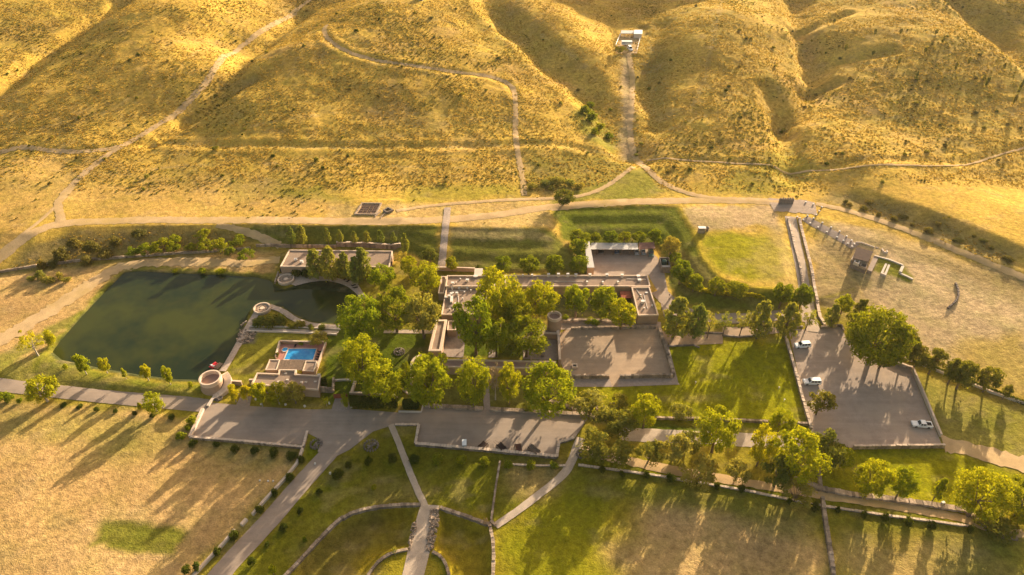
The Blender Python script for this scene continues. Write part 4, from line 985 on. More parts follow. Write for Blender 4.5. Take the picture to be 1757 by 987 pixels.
# pool house
ph = building('pool_house', 'main flat-roofed pool house with stepped parapet and small skylights', 'building', [(441, 639.5), (477, 641), (479.6, 633.8), (508.6, 634), (506.5, 641.8), (550.5, 644), (546, 668.6), (430.5, 659)], 3.6, pz=.6)
for x, y in [(490.5, 641), (478, 655), (517, 656), (525, 656), (493, 652), (541, 655)]:
    q = P(x, y, 3.1); MB().box((q[0], q[1], 3.05), (.75, .6, .22)).build('skylight', 'white_wall', ph)
q = P(547, 643, 3.9); MB().box((q[0], q[1], 3.1), (.9, .8, .9)).build('chimney', 'white_wall', ph)
facade(ph, (432, 676), (545, 684), 0, [(.2, 1.4, .8, 1.3, 'window'), (.45, 1.4, .8, 1.3, 'window'), (.6, 1.1, 0, 2.1, 'door')])
building('pool_cabin', 'small flat-roofed cabin left of the vine pergola', 'building', [(462.5, 616.8), (480.3, 617), (474.6, 634.3), (455, 634.3)], 2.8, pz=.25, pt=.3)
building('pool_cabin', 'small flat-roofed cabin right of the vine pergola', 'building', [(524.5, 619), (544.3, 619.2), (538.5, 637.3), (518.8, 636)], 2.8, pz=.25, pt=.3)
W_ = ccw([P(x, y, 2.6) for x, y in [(481.3, 617.6), (523.3, 619), (518, 635.4), (475.6, 634)]])
pg = empty('pergola', (*W_[0][:2], 0), 'reed-covered pergola with green vines beside the swimming pool', 'pergola')
for q in W_: MB().tube((q[0], q[1], 0), (q[0], q[1], 2.5), .12, .12, 6).build('post', 'wood', pg)
A_, B_, C_, D_ = [Vector(q) for q in W_]
mb = MB()
for i in range(46):
    t_ = (i + .5) / 46; p0, p1 = A_.lerp(B_, t_), D_.lerp(C_, t_); d_ = p1 - p0; c_ = (p0 + p1) / 2
    mb.box((c_.x, c_.y, 2.5 + random.uniform(0, .05)), (d_.length, .15, .09), math.atan2(d_.y, d_.x))
o = mb.build('reed_slats', 'wood', pg); o['kind'] = 'stuff'

# carport, wing wall, pump house
cz = 3.0
cp = empty('carport', P(1060, 425, 0), 'long grey tin carport roof with parked vehicles underneath', 'carport')
W_ = [P(x, y, cz) for x, y in [(1015, 417), (1094, 417.3), (1095, 428.5), (1011, 428.3)]]
n_ = 12
for i in range(n_):
    a0, a1 = i / n_, (i + 1) / n_
    q0, q1 = Vector(W_[0]).lerp(Vector(W_[1]), a0), Vector(W_[0]).lerp(Vector(W_[1]), a1); r0, r1 = Vector(W_[3]).lerp(Vector(W_[2]), a0), Vector(W_[3]).lerp(Vector(W_[2]), a1)
    MB().prism(ccw([tuple(q0), tuple(q1), tuple(r1), tuple(r0)]), cz + .01 * (i % 2), cz + .1 + .02 * (i % 2), True, True).build('roof_panel', 'metal', cp)
    if i % 2 == 0: MB().box((r0.x, r0.y + .4, 0), (.18, .18, cz)).build('post', 'wood', cp)
bk = MB(); bk.box(((W_[0][0] + W_[1][0]) / 2, W_[0][1] - .2, -.3), (W_[1][0] - W_[0][0], .35, cz + .2)); bk.build('back_wall', 'dark_stone', cp)
cr = empty('red_carport', P(1103, 425, 0), 'short rusty red roof at the right end of the tin carport', 'carport')
W_ = [P(x, y, 3.2) for x, y in [(1096, 417), (1122, 416), (1124, 426.5), (1096, 428.5)]]
MB().prism(ccw(W_), 3.2, 3.32, True, True).build('roof', 'red_roof', cr)
for q in W_: MB().box((q[0] + (.25 if q[0] < W_[1][0] - 1 else -.25), q[1] + (.3 if q[1] < W_[0][1] - 1 else -.3), 0), (.18, .18, 3.2)).build('post', 'wood', cr)
W_ = ccw([P(x, y, 4.6) for x, y in [(1003.5, 415), (1011, 415), (1019.5, 459), (1008, 459)]])
wg = empty('wing_wall', (*W_[0][:2], 0), 'thick white-topped wing building on the left side of the carport yard', 'building')
MB().prism(W_, -.3, 4.4, False).build('wall', 'adobe', wg); MB().prism(offset(W_, .1), 4.4, 4.65, True, True).build('roof', 'metal', wg)
ws = [P(x, y, 2.6) for x, y in [(1131, 441.5), (1149, 441.5), (1151, 459), (1135, 459)]]
pu = empty('pump_house', (*ws[0][:2], 0), 'small open-topped pump enclosure with tanks right of the carport yard', 'building')
MB().ring(ccw(ws), offset(ccw(ws), -.35), -.3, 2.6).build('wall', 'dark_stone', pu)
q = Vector(P(1143, 456.5, 2.6)); MB().box((q.x, q.y, 2.3), (3.0, 1.3, .12)).build('slab', 'white_wall', pu)
for (x, y, r_) in [(1140, 449, .95)]:
    q = P(x, y, 1.5); tk = solo(MB().tube((q[0], q[1], 0), (q[0], q[1], 2.1), r_, r_, 16).tube((q[0], q[1], 2.1), (q[0], q[1], 2.45), r_, .3, 16), 'water_tank', 'green_paint', 'round grey-green water tank inside the pump enclosure', 'tank', None, False)

# gate wall on the upper road, hut, ruins, garden, stable
a_, b_ = Vector(P(1335.5, 350, 5)), Vector(P(1360, 350.5, 5)); d_ = b_ - a_; c_ = (a_ + b_) / 2
gw = empty('gate_wall', (c_.x, c_.y, 5), 'free-standing dark gate wall across the top of the ramp road', 'gate')
MB().box((c_.x, c_.y, 4.7), (d_.length, .9, 2.9)).build('wall', 'dark_stone', gw)
for k in range(6): MB().box((a_.x + d_.x * (k + .5) / 6, a_.y, 7.603), (.35, .5, random.uniform(.3, .7))).build('merlon', 'stone', gw)
q = G(1203, 399); ht = empty('field_hut', q, 'small flat-roofed stone hut at the top corner of the meadow', 'hut')
MB().box((q[0], q[1], q[2] - .3), (2.6, 1.3, 2.6)).build('wall', 'stone', ht); MB().box((q[0], q[1], q[2] + 2.302), (3.0, 1.7, .18)).build('roof', 'metal', ht)
q = G(1213, 396); solo(MB().tube((q[0], q[1], q[2] - .2), (q[0], q[1], q[2] + 1.7), .55, .55, 12).tube((q[0], q[1], q[2] + 1.7), (q[0], q[1], q[2] + 2.0), .6, .2, 12), 'water_tank', 'dark_stone', 'dark round water tank standing beside the field hut', 'tank')

rz0 = sum(hz(*G(x, y)[:2]) for x, y in [(1469, 418), (1500, 425), (1507, 442), (1488, 463), (1461, 450)]) / 5 + .2
rb = empty('terrace_house', P(1478, 442, rz0), 'low terrace house with dark slatted roof on the dry right field', 'building')
def RP(zz, *xy): return ccw([P(x, y, zz) for x, y in xy])
W_ = RP(rz0 + 2.4, (1470, 424), (1498, 432), (1489, 449), (1464, 443)); MB().prism(W_, rz0 - 2.2, rz0 + 2.2, False).build('wall', 'stone', rb)
MB().prism(offset(W_, .1), rz0 + 2.2, rz0 + 2.4).build('roof', 'dark_wood', rb)
W_ = RP(rz0 + .6, (1463, 443.5), (1489, 450), (1486, 463), (1460, 451)); MB().prism(W_, rz0 - 2.2, rz0 + .6).build('terrace', 'dark_stone', rb)
W_ = RP(rz0 + 1.9, (1467, 443), (1477, 446), (1474.5, 453), (1465, 449)); MB().ring(W_, offset(W_, -.5), rz0 + .602, rz0 + 1.9).build('wall', 'white_wall', rb)
W_ = RP(rz0 + 1.5, (1478, 449), (1489, 453), (1486, 461), (1475, 456)); MB().ring(W_, offset(W_, -.4), rz0 + .603, rz0 + 1.5).build('wall', 'stone', rb)
W_ = RP(rz0 + .15, (1499, 440), (1507, 443), (1496, 466), (1488, 463)); MB().prism(W_, rz0 - 2.0, rz0 + .15).build('paving', 'patio', rb)
W_ = RP(rz0 + .12, (1469, 417), (1500, 425), (1498, 432), (1466, 424)); MB().prism(W_, rz0 - 2.0, rz0 + .12).build('paving', 'patio', rb)
q = P(1504, 427, rz0); solo(MB().tube((q[0], q[1], q[2] - .2), (q[0], q[1], q[2] + .8), .9, .8, 14), 'fire_bowl', 'dark_stone', 'round dark fire bowl behind the terrace house', 'fire pit')
def lowwall(line, hh, tk, label, mat='white_wall'):
    return wall(line, hh, tk, label, mat, stones=False, step=4)
lowwall([(1468, 417), (1478, 417), (1500, 425)], .4, .3, 'thin pale wall at the back of the terrace house paving')
lowwall([(1470, 429), (1460, 449)], .5, .4, 'pale wall down the left side of the terrace house')
lowwall([(1513, 428), (1515, 433), (1522, 435), (1521, 431)], .5, .45, 'small bent pale wall right of the fire bowl')
lowwall([(1500, 439.5), (1525, 446), (1549, 456)], .35, .7, 'long pale wall along the top of the terrace lawn')
lowwall([(1549, 457), (1544, 469)], .35, 1.0, 'short pale wall stepping down across the terrace lawn')
lowwall([(1544, 470), (1556, 475), (1566, 480)], .4, .8, 'pale wall along the lower right edge of the terrace lawn')
zq = hz(*G(1520, 460)[:2]) + .3; W_ = RP(zq, (1520.5, 448.5), (1529, 451), (1520.5, 472.5), (1511, 468.5))
rp = empty('garden_pool', (*W_[0][:2], zq - .4), 'empty narrow pool with white rim on the terrace lawn', 'pool'); MB().ring(W_, offset(W_, -.75), zq - .9, zq).build('rim', 'white_wall', rp); MB().prism(offset(W_, -.755), zq - .9, zq - .55).build('floor', 'patio', rp)

gz = 5.3
W_ = RP(gz + .5, (620.5, 347.5), (655.5, 348), (645.5, 368), (607.5, 367.5))
gd = empty('walled_garden', (*W_[0][:2], gz), 'square walled vegetable garden with rows of dark beds above the road', 'garden')
MB().ring(W_, offset(W_, -.6), gz - .3, gz + .55).build('wall', 'stone', gd)
MB().prism(offset(W_, -.602), gz - .2, gz + .06).build('soil_floor', 'dirt_road', gd)
i4 = [Vector((*q, 0)) for q in offset(W_, -1.0)]
def bil(u, v): return i4[0].lerp(i4[1], u).lerp(i4[3].lerp(i4[2], u), v)
for a in range(4):
    for b in range(5):
        u0, u1, v0, v1 = a / 4 + .025, (a + 1) / 4 - .025, b / 5 + .02, (b + 1) / 5 - .03
        MB().prism([tuple(bil(*k)) for k in ((u0, v0), (u1, v0), (u1, v1), (u0, v1))], gz, gz + .25 + random.uniform(0, .1)).build('garden_bed', 'soil', gd)
W_ = RP(gz + .9, (665.5, 355), (675.5, 359.5), (664, 364), (656.5, 360.5)); ru = empty('stone_ruin', (*W_[0][:2], gz), 'small sunken stone ruin with ramp beside the walled garden', 'ruin')
MB().ring(W_, offset(W_, -.5), gz - .3, gz + .9).build('wall', 'dark_stone', ru)
a_, b_ = Vector(P(658, 364, gz)), Vector(P(648, 374, gz)); d_ = b_ - a_; c_ = (a_ + b_) / 2; rz = math.atan2(d_.y, d_.x)
for s_ in (-1, 1): MB().box((c_.x + s_ * 1.3 * math.sin(rz), c_.y - s_ * 1.3 * math.cos(rz), gz - .3), (d_.length, .5, .75), rz).build('ramp_wall', 'stone', ru)

bz = hz(*G(1078, 70)[:2])
ba = empty('barn', P(1095, 57, bz), 'small white-roofed barn at the top of the far corral', 'barn')
W_ = RP(bz + 3.0, (1089, 51.5), (1102, 51.5), (1101.5, 58), (1088, 58)); MB().prism(W_, bz - .5, bz + 2.8, False).build('wall', 'white_wall', ba); MB().prism(offset(W_, .2), bz + 2.8, bz + 3.0).build('roof', 'white_paint', ba)
sh = empty('corral_shed', P(1076, 60, bz), 'long grey open shed beside the white-roofed barn', 'shed')
W_ = RP(bz + 2.2, (1066, 52), (1088, 52.5), (1087.5, 57.5), (1065, 57.5)); MB().prism(W_, bz + 2.05, bz + 2.2, True, True).build('roof', 'metal', sh)
for q in W_: MB().box((q[0], q[1], bz - .4), (.25, .25, 2.45)).build('post', 'wood', sh)
def fence(line, label, zt=1.3, mat='white_paint', name='rail_fence'):
    L = resample([Vector(G(x, y)) for x, y in line], 2.5); root = empty(name, tuple(L[0]), label, 'fence')
    for i, p in enumerate(L):
        MB().box((p.x, p.y, hz(p.x, p.y) - .3), (.16, .16, zt + .3)).build('post', mat, root)
    for k in (.45, .8, 1.15):
        mb = MB()
        for a, b in zip(L[:-1], L[1:]): mb.tube((a.x, a.y, hz(a.x, a.y) + k), (b.x, b.y, hz(b.x, b.y) + k), .07, .07, 4, False)
        mb.build('rail', mat, root)
fence([(1064, 61), (1060, 70), (1056.5, 79)], 'white rail fence on the left side of the far corral')
fence([(1099, 64), (1096, 75), (1093, 88)], 'white rail fence on the right side of the far corral')
fence([(1065, 60), (1088, 60.5)], 'grey rail fence in front of the corral shed', mat='wood')
sheet('corral_yard', [(1064, 60), (1100, 60), (1093, 92), (1056, 92)], 'dirt_road', bz, .12)
q = G(721, 1.5); hl = empty('hilltop_hut', q, 'tiny white hut on the very top of the central hill', 'hut')
MB().box((q[0], q[1] + 2, q[2] - .5), (3.4, 2.6, 2.8)).build('wall', 'white_paint', hl); MB().box((q[0], q[1] + 2, q[2] + 2.302), (3.8, 3.0, .2)).build('roof', 'white_paint', hl); MB().box((q[0] + .5, q[1] + .67, q[2] - .3), (.9, .08, 2.0)).build('door', 'dark_wood', hl)
# wooden gates and doors
q = Vector(P(413 + 9, 678)); dd = empty('wooden_door', tuple(q), 'round-topped orange wooden door beside the broad tower', 'door')
mb = MB(); arc = [(-.75, 0), (.75, 0)] + [(.75 * math.cos(R(a)), 1.5 + .75 * math.sin(R(a))) for a in range(0, 181, 20)]
mb.add([(q.x + a, q.y - .08, b) for a, b in arc] + [(q.x + a, q.y + .08, b) for a, b in arc], [tuple(range(len(arc))), tuple(range(2 * len(arc) - 1, len(arc) - 1, -1))] + [(i, (i + 1) % len(arc), len(arc) + (i + 1) % len(arc), len(arc) + i) for i in range(len(arc))])
M['door_wood'] = simple('door_wood', (.34, .15, .07), .8, .2, 1.5); mb.build('leaf', 'door_wood', dd)
a_, b_ = Vector(P(573, 684)), Vector(P(597, 684)); d_ = b_ - a_; c_ = (a_ + b_) / 2
rg = empty('red_gate', tuple(c_), 'dark red wooden double gate between the pool house and the hedge', 'gate')
for s_ in (-1, 1):
    for k in range(4): MB().box((c_.x + s_ * (d_.length / 4) + (k - 1.5) * d_.length / 8.2, c_.y, .05), (d_.length / 8.6, .1, 2.0)).build('board', 'red_wood', rg)
# ------------------------------------------------------------------ trees and bushes
def cards(C, Nrm, size, r):
    """leaf-sized kites at C facing Nrm"""
    k_ = len(C); up = r.normal(size=(k_, 3)); t1 = np.cross(Nrm, up); t1 /= np.linalg.norm(t1, axis=1)[:, None] + 1e-9; t2 = np.cross(Nrm, t1)
    s_ = (size * r.uniform(.6, 1.35, k_))[:, None]; a_ = r.uniform(.55, .95, k_)[:, None]
    V = np.stack([C - t1 * s_ * .5, C - t2 * s_ * .5 * a_, C + t1 * s_ * .62, C + t2 * s_ * .5 * a_], 1) + r.normal(size=(k_, 4, 3)) * s_[:, None] * .07
    return V
def crown(kind, seed):
    r = np.random.default_rng(seed); L = []
    if kind == 'cottonwood':
        for k in range(58):
            th, ph = r.uniform(0, 2 * math.pi), r.uniform(-1, 1) ; q = r.uniform(.4, 1) ** .6
            cz = .56 + .37 * ph * q; rad = .42 * math.sqrt(max(0, 1 - (ph * .92) ** 2)) * q
            L.append((rad * math.cos(th), rad * math.sin(th), cz, r.uniform(.07, .15)))
        n_, size, low = 120, .036, .3
    elif kind == 'columnar':
        for k in range(26):
            z = r.uniform(.22, .93); rad = .34 * math.sin(math.pi * min(1, (z - .08) / .95)) ** .6 * r.uniform(.2, 1); th = r.uniform(0, 7)
            L.append((rad * math.cos(th), rad * math.sin(th), z, r.uniform(.12, .2)))
        n_, size, low = 120, .062, .2
    elif kind == 'round':
        for k in range(34):
            th, ph = r.uniform(0, 2 * math.pi), r.uniform(-.8, 1); q = r.uniform(.5, 1) ** .5
            rad = .36 * math.sqrt(max(0, 1 - (ph * .95) ** 2)) * q
            L.append((rad * math.cos(th), rad * math.sin(th), .56 + .36 * ph * q, r.uniform(.11, .17)))
        n_, size, low = 130, .052, .2
    elif kind == 'giant':
        for k in range(170):
            th, ph = r.uniform(0, 2 * math.pi), r.uniform(-.95, 1); q = r.uniform(.7, 1)
            rad = .43 * math.sqrt(max(0, 1 - (ph * .97) ** 2)) * q
            L.append((rad * math.cos(th), rad * math.sin(th), .55 + .40 * ph * q, r.uniform(.08, .12)))
        n_, size, low = 100, .030, .25
    elif kind == 'pine':
        for k in range(46):
            z = .16 + .80 * (k / 46) + r.uniform(-.03, .03); rad = (.44 * (1 - z) ** .55 * min(1, .35 + (z - .14) * 3.2) + .02) * r.uniform(.45, 1.1); th = k * 2.4 + r.uniform(-.4, .4)
            L.append((rad * math.cos(th), rad * math.sin(th), z, r.uniform(.05, .08) + .07 * (1 - z)))
        L.append((0, 0, .95, .05)); n_, size, low = 70, .055, .35
    elif kind == 'bush':
        for k in range(16):
            th, q = r.uniform(0, 7), r.uniform(0, 1) ** .5; L.append((.30 * q * math.cos(th), .30 * q * math.sin(th), r.uniform(.25, .72) * (1 - .35 * q * q) , r.uniform(.16, .26)))
        n_, size, low = 90, .085, .5
    elif kind == 'mesquite':
        for k in range(26):
            th, q = r.uniform(0, 7), r.uniform(0, 1) ** .5; L.append((.40 * q * math.cos(th), .40 * q * math.sin(th), .34 + r.uniform(.0, .5) * (1 - .5 * q * q), r.uniform(.08, .16)))
        n_, size, low = 95, .050, .4
    elif kind == 'sparse':
        for k in range(20):
            th, ph = r.uniform(0, 7), r.uniform(-.8, 1); q = r.uniform(.3, 1); rad = .40 * math.sqrt(max(0, 1 - (ph * .9) ** 2)) * q
            L.append((rad * math.cos(th), rad * math.sin(th), .60 + .34 * ph * q, r.uniform(.05, .12)))
        n_, size, low = 70, .036, .4
    Vs = []
    for (x, y, z, rr) in L:
        k_ = int(n_ * r.uniform(.75, 1.2)); d_ = r.normal(size=(k_, 3)); d_ /= np.linalg.norm(d_, axis=1)[:, None]
        d_[:, 2] = np.where((d_[:, 2] < 0) & (r.random(k_) > low), -d_[:, 2], d_[:, 2])
        rad = rr * r.uniform(.72, 1.08, k_) * (1 + .18 * np.sin(d_[:, 0] * 7 + d_[:, 1] * 5))
        C = np.array([x, y, z]) + d_ * rad[:, None] * np.array([1, 1, .82])
        nn = d_ + r.normal(size=(k_, 3)) * .42; nn /= np.linalg.norm(nn, axis=1)[:, None]
        Vs.append(cards(C, nn, size, r))
    V = np.concatenate(Vs).reshape(-1, 3)
    V[:, 2] = np.clip(V[:, 2], .0, 1.02)
    return V, L
def trunk_mb(kind, L, seed):
    r = random.Random(seed); mb = MB()
    rt = {'cottonwood': .028, 'columnar': .034, 'round': .036, 'giant': .03, 'pine': .030, 'mesquite': .026, 'sparse': .024}[kind]
    zt = {'cottonwood': .40, 'columnar': .62, 'round': .38, 'giant': .38, 'pine': .93, 'mesquite': .16, 'sparse': .42}[kind]
    bx, by = r.uniform(-.02, .02), r.uniform(-.02, .02)
    mb.tube((0, 0, -.02), (bx * .5, by * .5, zt * .45), rt * 1.25, rt, 8, False); mb.tube((bx * .5, by * .5, zt * .45), (bx, by, zt), rt, rt * (.35 if kind == 'pine' else .7), 8)
    for (x, y, z, rr) in r.sample(L, min(len(L), 9 if kind != 'pine' else 12)):
        z0 = zt * r.uniform(.55, 1) if kind != 'pine' else max(.06, z - .05)
        m_ = Vector((bx, by, z0)).lerp(Vector((x, y, z)), .5) + Vector((0, 0, .02))
        mb.tube((bx, by, z0), tuple(m_), rt * .5, rt * .32, 5, False); mb.tube(tuple(m_), (x, y, z), rt * .32, rt * .12, 5, False)
    return mb
NV = {'cottonwood': 4, 'columnar': 3, 'round': 4, 'giant': 1, 'pine': 4, 'bush': 4, 'mesquite': 3, 'sparse': 2}
_cm, _tm, _cnt = {}, {}, {}
_raw = {}
def raw(kind, v):
    if (kind, v) not in _raw: _raw[(kind, v)] = crown(kind, hash((len(kind), v, ord(kind[0]))) % 9999)
    return _raw[(kind, v)]
def crown_mesh(kind, v, mat):
    k_ = (kind, v, mat)
    if k_ not in _cm:
        V, _ = raw(kind, v); _cm[k_] = new_mesh('crown', V, np.arange(len(V)).reshape(-1, 4), M[mat], False)
    return _cm[k_]
def trunk_mesh(kind, v, mat='bark'):
    k_ = (kind, v, mat)
    if k_ not in _tm:
        mb = trunk_mb(kind, raw(kind, v)[1], v + 5); me = bpy.data.meshes.new('trunk'); me.from_pydata(mb.v, [], mb.f); me.materials.append(M[mat]); me.polygons.foreach_set('use_smooth', [True] * len(me.polygons)); _tm[k_] = me
    return _tm[k_]
NAMES = {'cottonwood': 'cottonwood_tree', 'columnar': 'poplar_tree', 'round': 'round_tree', 'giant': 'round_tree', 'pine': 'pine_tree', 'bush': 'shrub', 'mesquite': 'mesquite_tree', 'sparse': 'young_tree'}
def place(kind, base, wm, hm, label, mat, group=None, bark='bark', name=None):
    v = _cnt.get(kind, 0) % NV[kind]; _cnt[kind] = _cnt.get(kind, 0) + 1
    rz = random.uniform(0, 6.28)
    if kind == 'bush':
        wm *= random.uniform(.8, 1.22); hm *= random.uniform(.85, 1.2)
        o = link(name or 'shrub', crown_mesh(kind, v, mat)); o.location = (base[0], base[1], base[2] - .06 * hm); o.scale = (wm * 1.12, wm * 1.12 * random.uniform(.72, 1.2), hm); o.rotation_euler = (0, 0, rz)
        return tag(o, label, 'shrub', group)
    o = empty(name or NAMES[kind], base, label, 'tree', group, rz)
    c_ = link('crown', crown_mesh(kind, v, mat), o); t_ = link('trunk', trunk_mesh(kind, v, bark), o)
    for q in (c_, t_): q.scale = (wm, wm * random.uniform(.92, 1.08), hm)
    return o
def tree(kind, bx, by, top, wpx, label, mat, group=None, bark='bark', name=None):
    b_ = G(bx, by); wm = wpx / S(bx, (by + top) / 2, b_[2] + 3) * 1.10
    Yt = b_[1] + (.18 if kind in ('cottonwood', 'round', 'giant', 'mesquite') else .05) * wm
    hm = max(.7, HC - Yt * tandep(top) - b_[2])
    return place(kind, b_, wm, hm, label, mat, group, bark, name)
ORD = ['first', 'second', 'third', 'fourth', 'fifth', 'sixth', 'seventh', 'eighth', 'ninth', 'tenth', 'eleventh', 'twelfth', 'thirteenth', 'fourteenth', 'fifteenth', 'sixteenth', 'seventeenth', 'eighteenth']
def row(kind, spots, phrase, mat, group, name=None, bark='bark'):
    for i, (x, y, t_, w_) in enumerate(spots): tree(kind, x + random.uniform(-1.3, 1.3), y + random.uniform(-.7, .7), t_, w_, phrase % ORD[i], mat, group, bark, name)

C_, Rn, Pn, Bs, Mq, Cl, Sp = 'cottonwood', 'round', 'pine', 'bush', 'mesquite', 'columnar', 'sparse'
gG = 'big cottonwoods in the walled grounds'
# lake shore and entry road, left
tree(Sp, 66, 611, 566, 46, 'loose leaning tree with bare limbs at the left corner of the lake', 'leaf_yellow', None, 'pale_bark')
tree(Bs, 92, 592, 566, 18, 'yellow-green shrub on the lake edge beside the leaning tree', 'leaf_yellow')
row(Cl, [(149, 642, 606, 22), (184, 641, 615, 19), (217, 650, 632, 10), (255, 653, 624, 19), (292, 661, 630, 17)], '%s slender yellow-green tree from the left along the front lake bank', 'leaf_yellow', 'slender trees on the lake bank', None, 'pale_bark')
tree(Bs, 112, 632, 622, 9, 'tiny yellow bush between the leaning tree and the slender trees', 'leaf_yellow')
tree(Bs, 328, 664, 649, 8, 'tiny bush on the lake bank beside the broad tower', 'leaf_yellow')
tree(C_, 82, 689, 641, 56, 'full bright tree on the near side of the entry road at far left', 'leaf_bright', None, 'pale_bark')
tree(C_, 271, 709, 671, 38, 'compact bright tree on the near side of the entry road', 'leaf_bright', None, 'pale_bark')
tree(Cl, 244, 706, 691, 11, 'small sapling left of the compact roadside tree', 'leaf_yellow')
row(Bs, [(6, 684, 672, 16), (20, 688, 674, 14), (34, 690, 680, 10)], '%s low green shrub from the left edge of the picture by the road', 'leaf_green', 'low shrubs at the left edge')
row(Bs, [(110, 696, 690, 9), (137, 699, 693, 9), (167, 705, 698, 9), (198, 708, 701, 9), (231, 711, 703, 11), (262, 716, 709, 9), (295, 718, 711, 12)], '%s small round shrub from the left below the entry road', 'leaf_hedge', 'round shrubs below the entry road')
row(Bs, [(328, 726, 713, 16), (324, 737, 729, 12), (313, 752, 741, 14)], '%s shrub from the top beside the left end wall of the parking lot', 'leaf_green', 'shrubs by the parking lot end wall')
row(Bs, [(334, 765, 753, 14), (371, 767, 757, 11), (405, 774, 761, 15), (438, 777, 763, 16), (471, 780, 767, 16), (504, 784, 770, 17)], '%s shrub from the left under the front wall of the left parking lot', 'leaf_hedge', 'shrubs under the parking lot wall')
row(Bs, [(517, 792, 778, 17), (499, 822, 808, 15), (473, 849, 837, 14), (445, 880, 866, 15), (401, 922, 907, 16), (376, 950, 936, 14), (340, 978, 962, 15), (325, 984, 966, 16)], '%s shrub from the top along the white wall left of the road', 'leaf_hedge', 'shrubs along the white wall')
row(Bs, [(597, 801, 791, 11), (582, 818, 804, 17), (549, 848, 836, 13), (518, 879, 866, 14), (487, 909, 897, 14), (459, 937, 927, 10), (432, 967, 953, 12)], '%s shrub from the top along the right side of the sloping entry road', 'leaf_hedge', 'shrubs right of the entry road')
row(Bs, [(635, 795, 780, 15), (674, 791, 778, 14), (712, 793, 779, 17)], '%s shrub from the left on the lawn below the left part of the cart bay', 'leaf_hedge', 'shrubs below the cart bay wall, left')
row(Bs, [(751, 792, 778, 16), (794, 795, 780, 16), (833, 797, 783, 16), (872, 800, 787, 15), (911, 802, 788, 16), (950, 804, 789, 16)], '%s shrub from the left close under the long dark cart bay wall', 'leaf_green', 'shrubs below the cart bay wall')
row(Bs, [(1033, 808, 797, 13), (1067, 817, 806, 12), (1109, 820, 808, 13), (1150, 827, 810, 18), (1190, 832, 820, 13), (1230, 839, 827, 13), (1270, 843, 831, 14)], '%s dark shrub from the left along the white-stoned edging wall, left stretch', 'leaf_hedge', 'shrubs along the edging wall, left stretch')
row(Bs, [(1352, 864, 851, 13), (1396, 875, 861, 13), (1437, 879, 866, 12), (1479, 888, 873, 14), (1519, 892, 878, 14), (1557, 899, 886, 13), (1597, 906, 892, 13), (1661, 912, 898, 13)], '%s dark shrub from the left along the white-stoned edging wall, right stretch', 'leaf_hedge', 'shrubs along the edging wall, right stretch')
tree(Bs, 643, 840, 828, 9, 'single tiny shrub alone on the lawn above the moat', 'leaf_green'); tree(Bs, 524, 928, 920, 8, 'tiny bush on the lawn left of the moat rim', 'leaf_green')
tree(Cl, 470, 986, 970, 14, 'yellow sapling at the bottom edge beside the moat', 'leaf_yellow'); tree(Sp, 679, 955, 936, 12, 'thin young tree on the rim of the moat island', 'leaf_olive'); tree(Sp, 833, 905, 888, 10, 'thin bare sapling at the right corner of the moat', 'twig')
# pool house front
row(Cl, [(404, 690, 660, 20), (427, 690, 662, 22), (452, 697, 653, 27)], '%s slim yellow tree from the left in front of the pool house', 'leaf_yellow', 'slim trees before the pool house', None, 'pale_bark')
tree(C_, 480, 694, 656, 40, 'green tree in front of the middle of the pool house', 'leaf_green', None, 'pale_bark'); tree(Mq, 508, 692, 646, 44, 'grey-olive tree leaning over the pool house roof', 'leaf_olive')
tree(Sp, 561, 697, 679, 15, 'small pale tree left of the red gate', 'leaf_yellow', None, 'pale_bark'); tree(Cl, 595, 702, 676, 15, 'small yellow tree right of the red gate', 'leaf_yellow', None, 'pale_bark')
tree(Bs, 556, 663, 640, 16, 'dark climbing shrub at the right end of the pool house', 'leaf_hedge'); tree(Mq, 548, 588, 566, 34, 'olive-leaved tree overhanging the back of the swimming pool', 'leaf_olive'); tree(Bs, 517, 590, 584, 15, 'bright clipped shrub behind the swimming pool', 'leaf_bright'); tree(Bs, 476, 612, 601, 9, 'small red-leaved potted shrub at the left of the pool', 'leaf_scrub')
row(Bs, [(445, 556, 540, 26), (466, 556, 538, 28), (485, 556, 540, 24), (500, 560, 552, 16), (517, 560, 549, 14), (535, 564, 556, 12), (553, 564, 556, 14)], '%s dark planting shrub from the left between lake lookout and stone walk', 'leaf_dark', 'planting behind the lake lookout')
# lakeside pines
row(Pn, [(545, 480, 428, 38), (572, 483, 423, 46), (596, 480, 432, 34), (628, 480, 424, 38), (614, 489, 440, 28)], '%s tall dark pine from the left in front of the lakeside building', 'leaf_pine', 'pines by the lakeside building')
row(Bs, [(508, 472, 458, 20), (525, 474, 459, 22)], '%s dark shrub from the left under the lakeside pines', 'leaf_hedge', 'shrubs under the pines')
tree(C_, 660, 502, 448, 44, 'bright cottonwood right of the lakeside pines', 'leaf_bright', gG); tree(C_, 704, 478, 434, 28, 'slim bright cottonwood beside the foot of the stone stair', 'leaf_bright', gG); tree(C_, 733, 502, 448, 54, 'wide yellow-green cottonwood left of the adobe block', 'leaf_bright', gG)
tree(Pn, 697, 436, 400, 17, 'tall thin conifer at the right end of the terrace row', 'leaf_pine'); tree(Rn, 738, 448, 426, 28, 'dull green tree at the foot of the bank left of the stair', 'leaf_dark'); tree(Rn, 776, 465, 440, 22, 'small round tree right of the foot of the stone stair', 'leaf_green'); tree(Bs, 821, 463, 452, 8, 'tiny dark cypress behind the white stair head', 'leaf_hedge'); tree(Sp, 690, 462, 430, 26, 'thin dull tree beside the garden shed', 'leaf_olive')
row(Pn, [(504, 421, 389, 21), (521, 421, 386, 22), (565, 419, 391, 14), (585, 418, 393, 15), (610, 419, 397, 15), (630, 419, 396, 15), (655, 419, 394, 16), (677, 418, 398, 14)], '%s small conifer from the left on the grassy terrace above the lakeside building', 'leaf_pine', 'conifers on the grassy terrace')
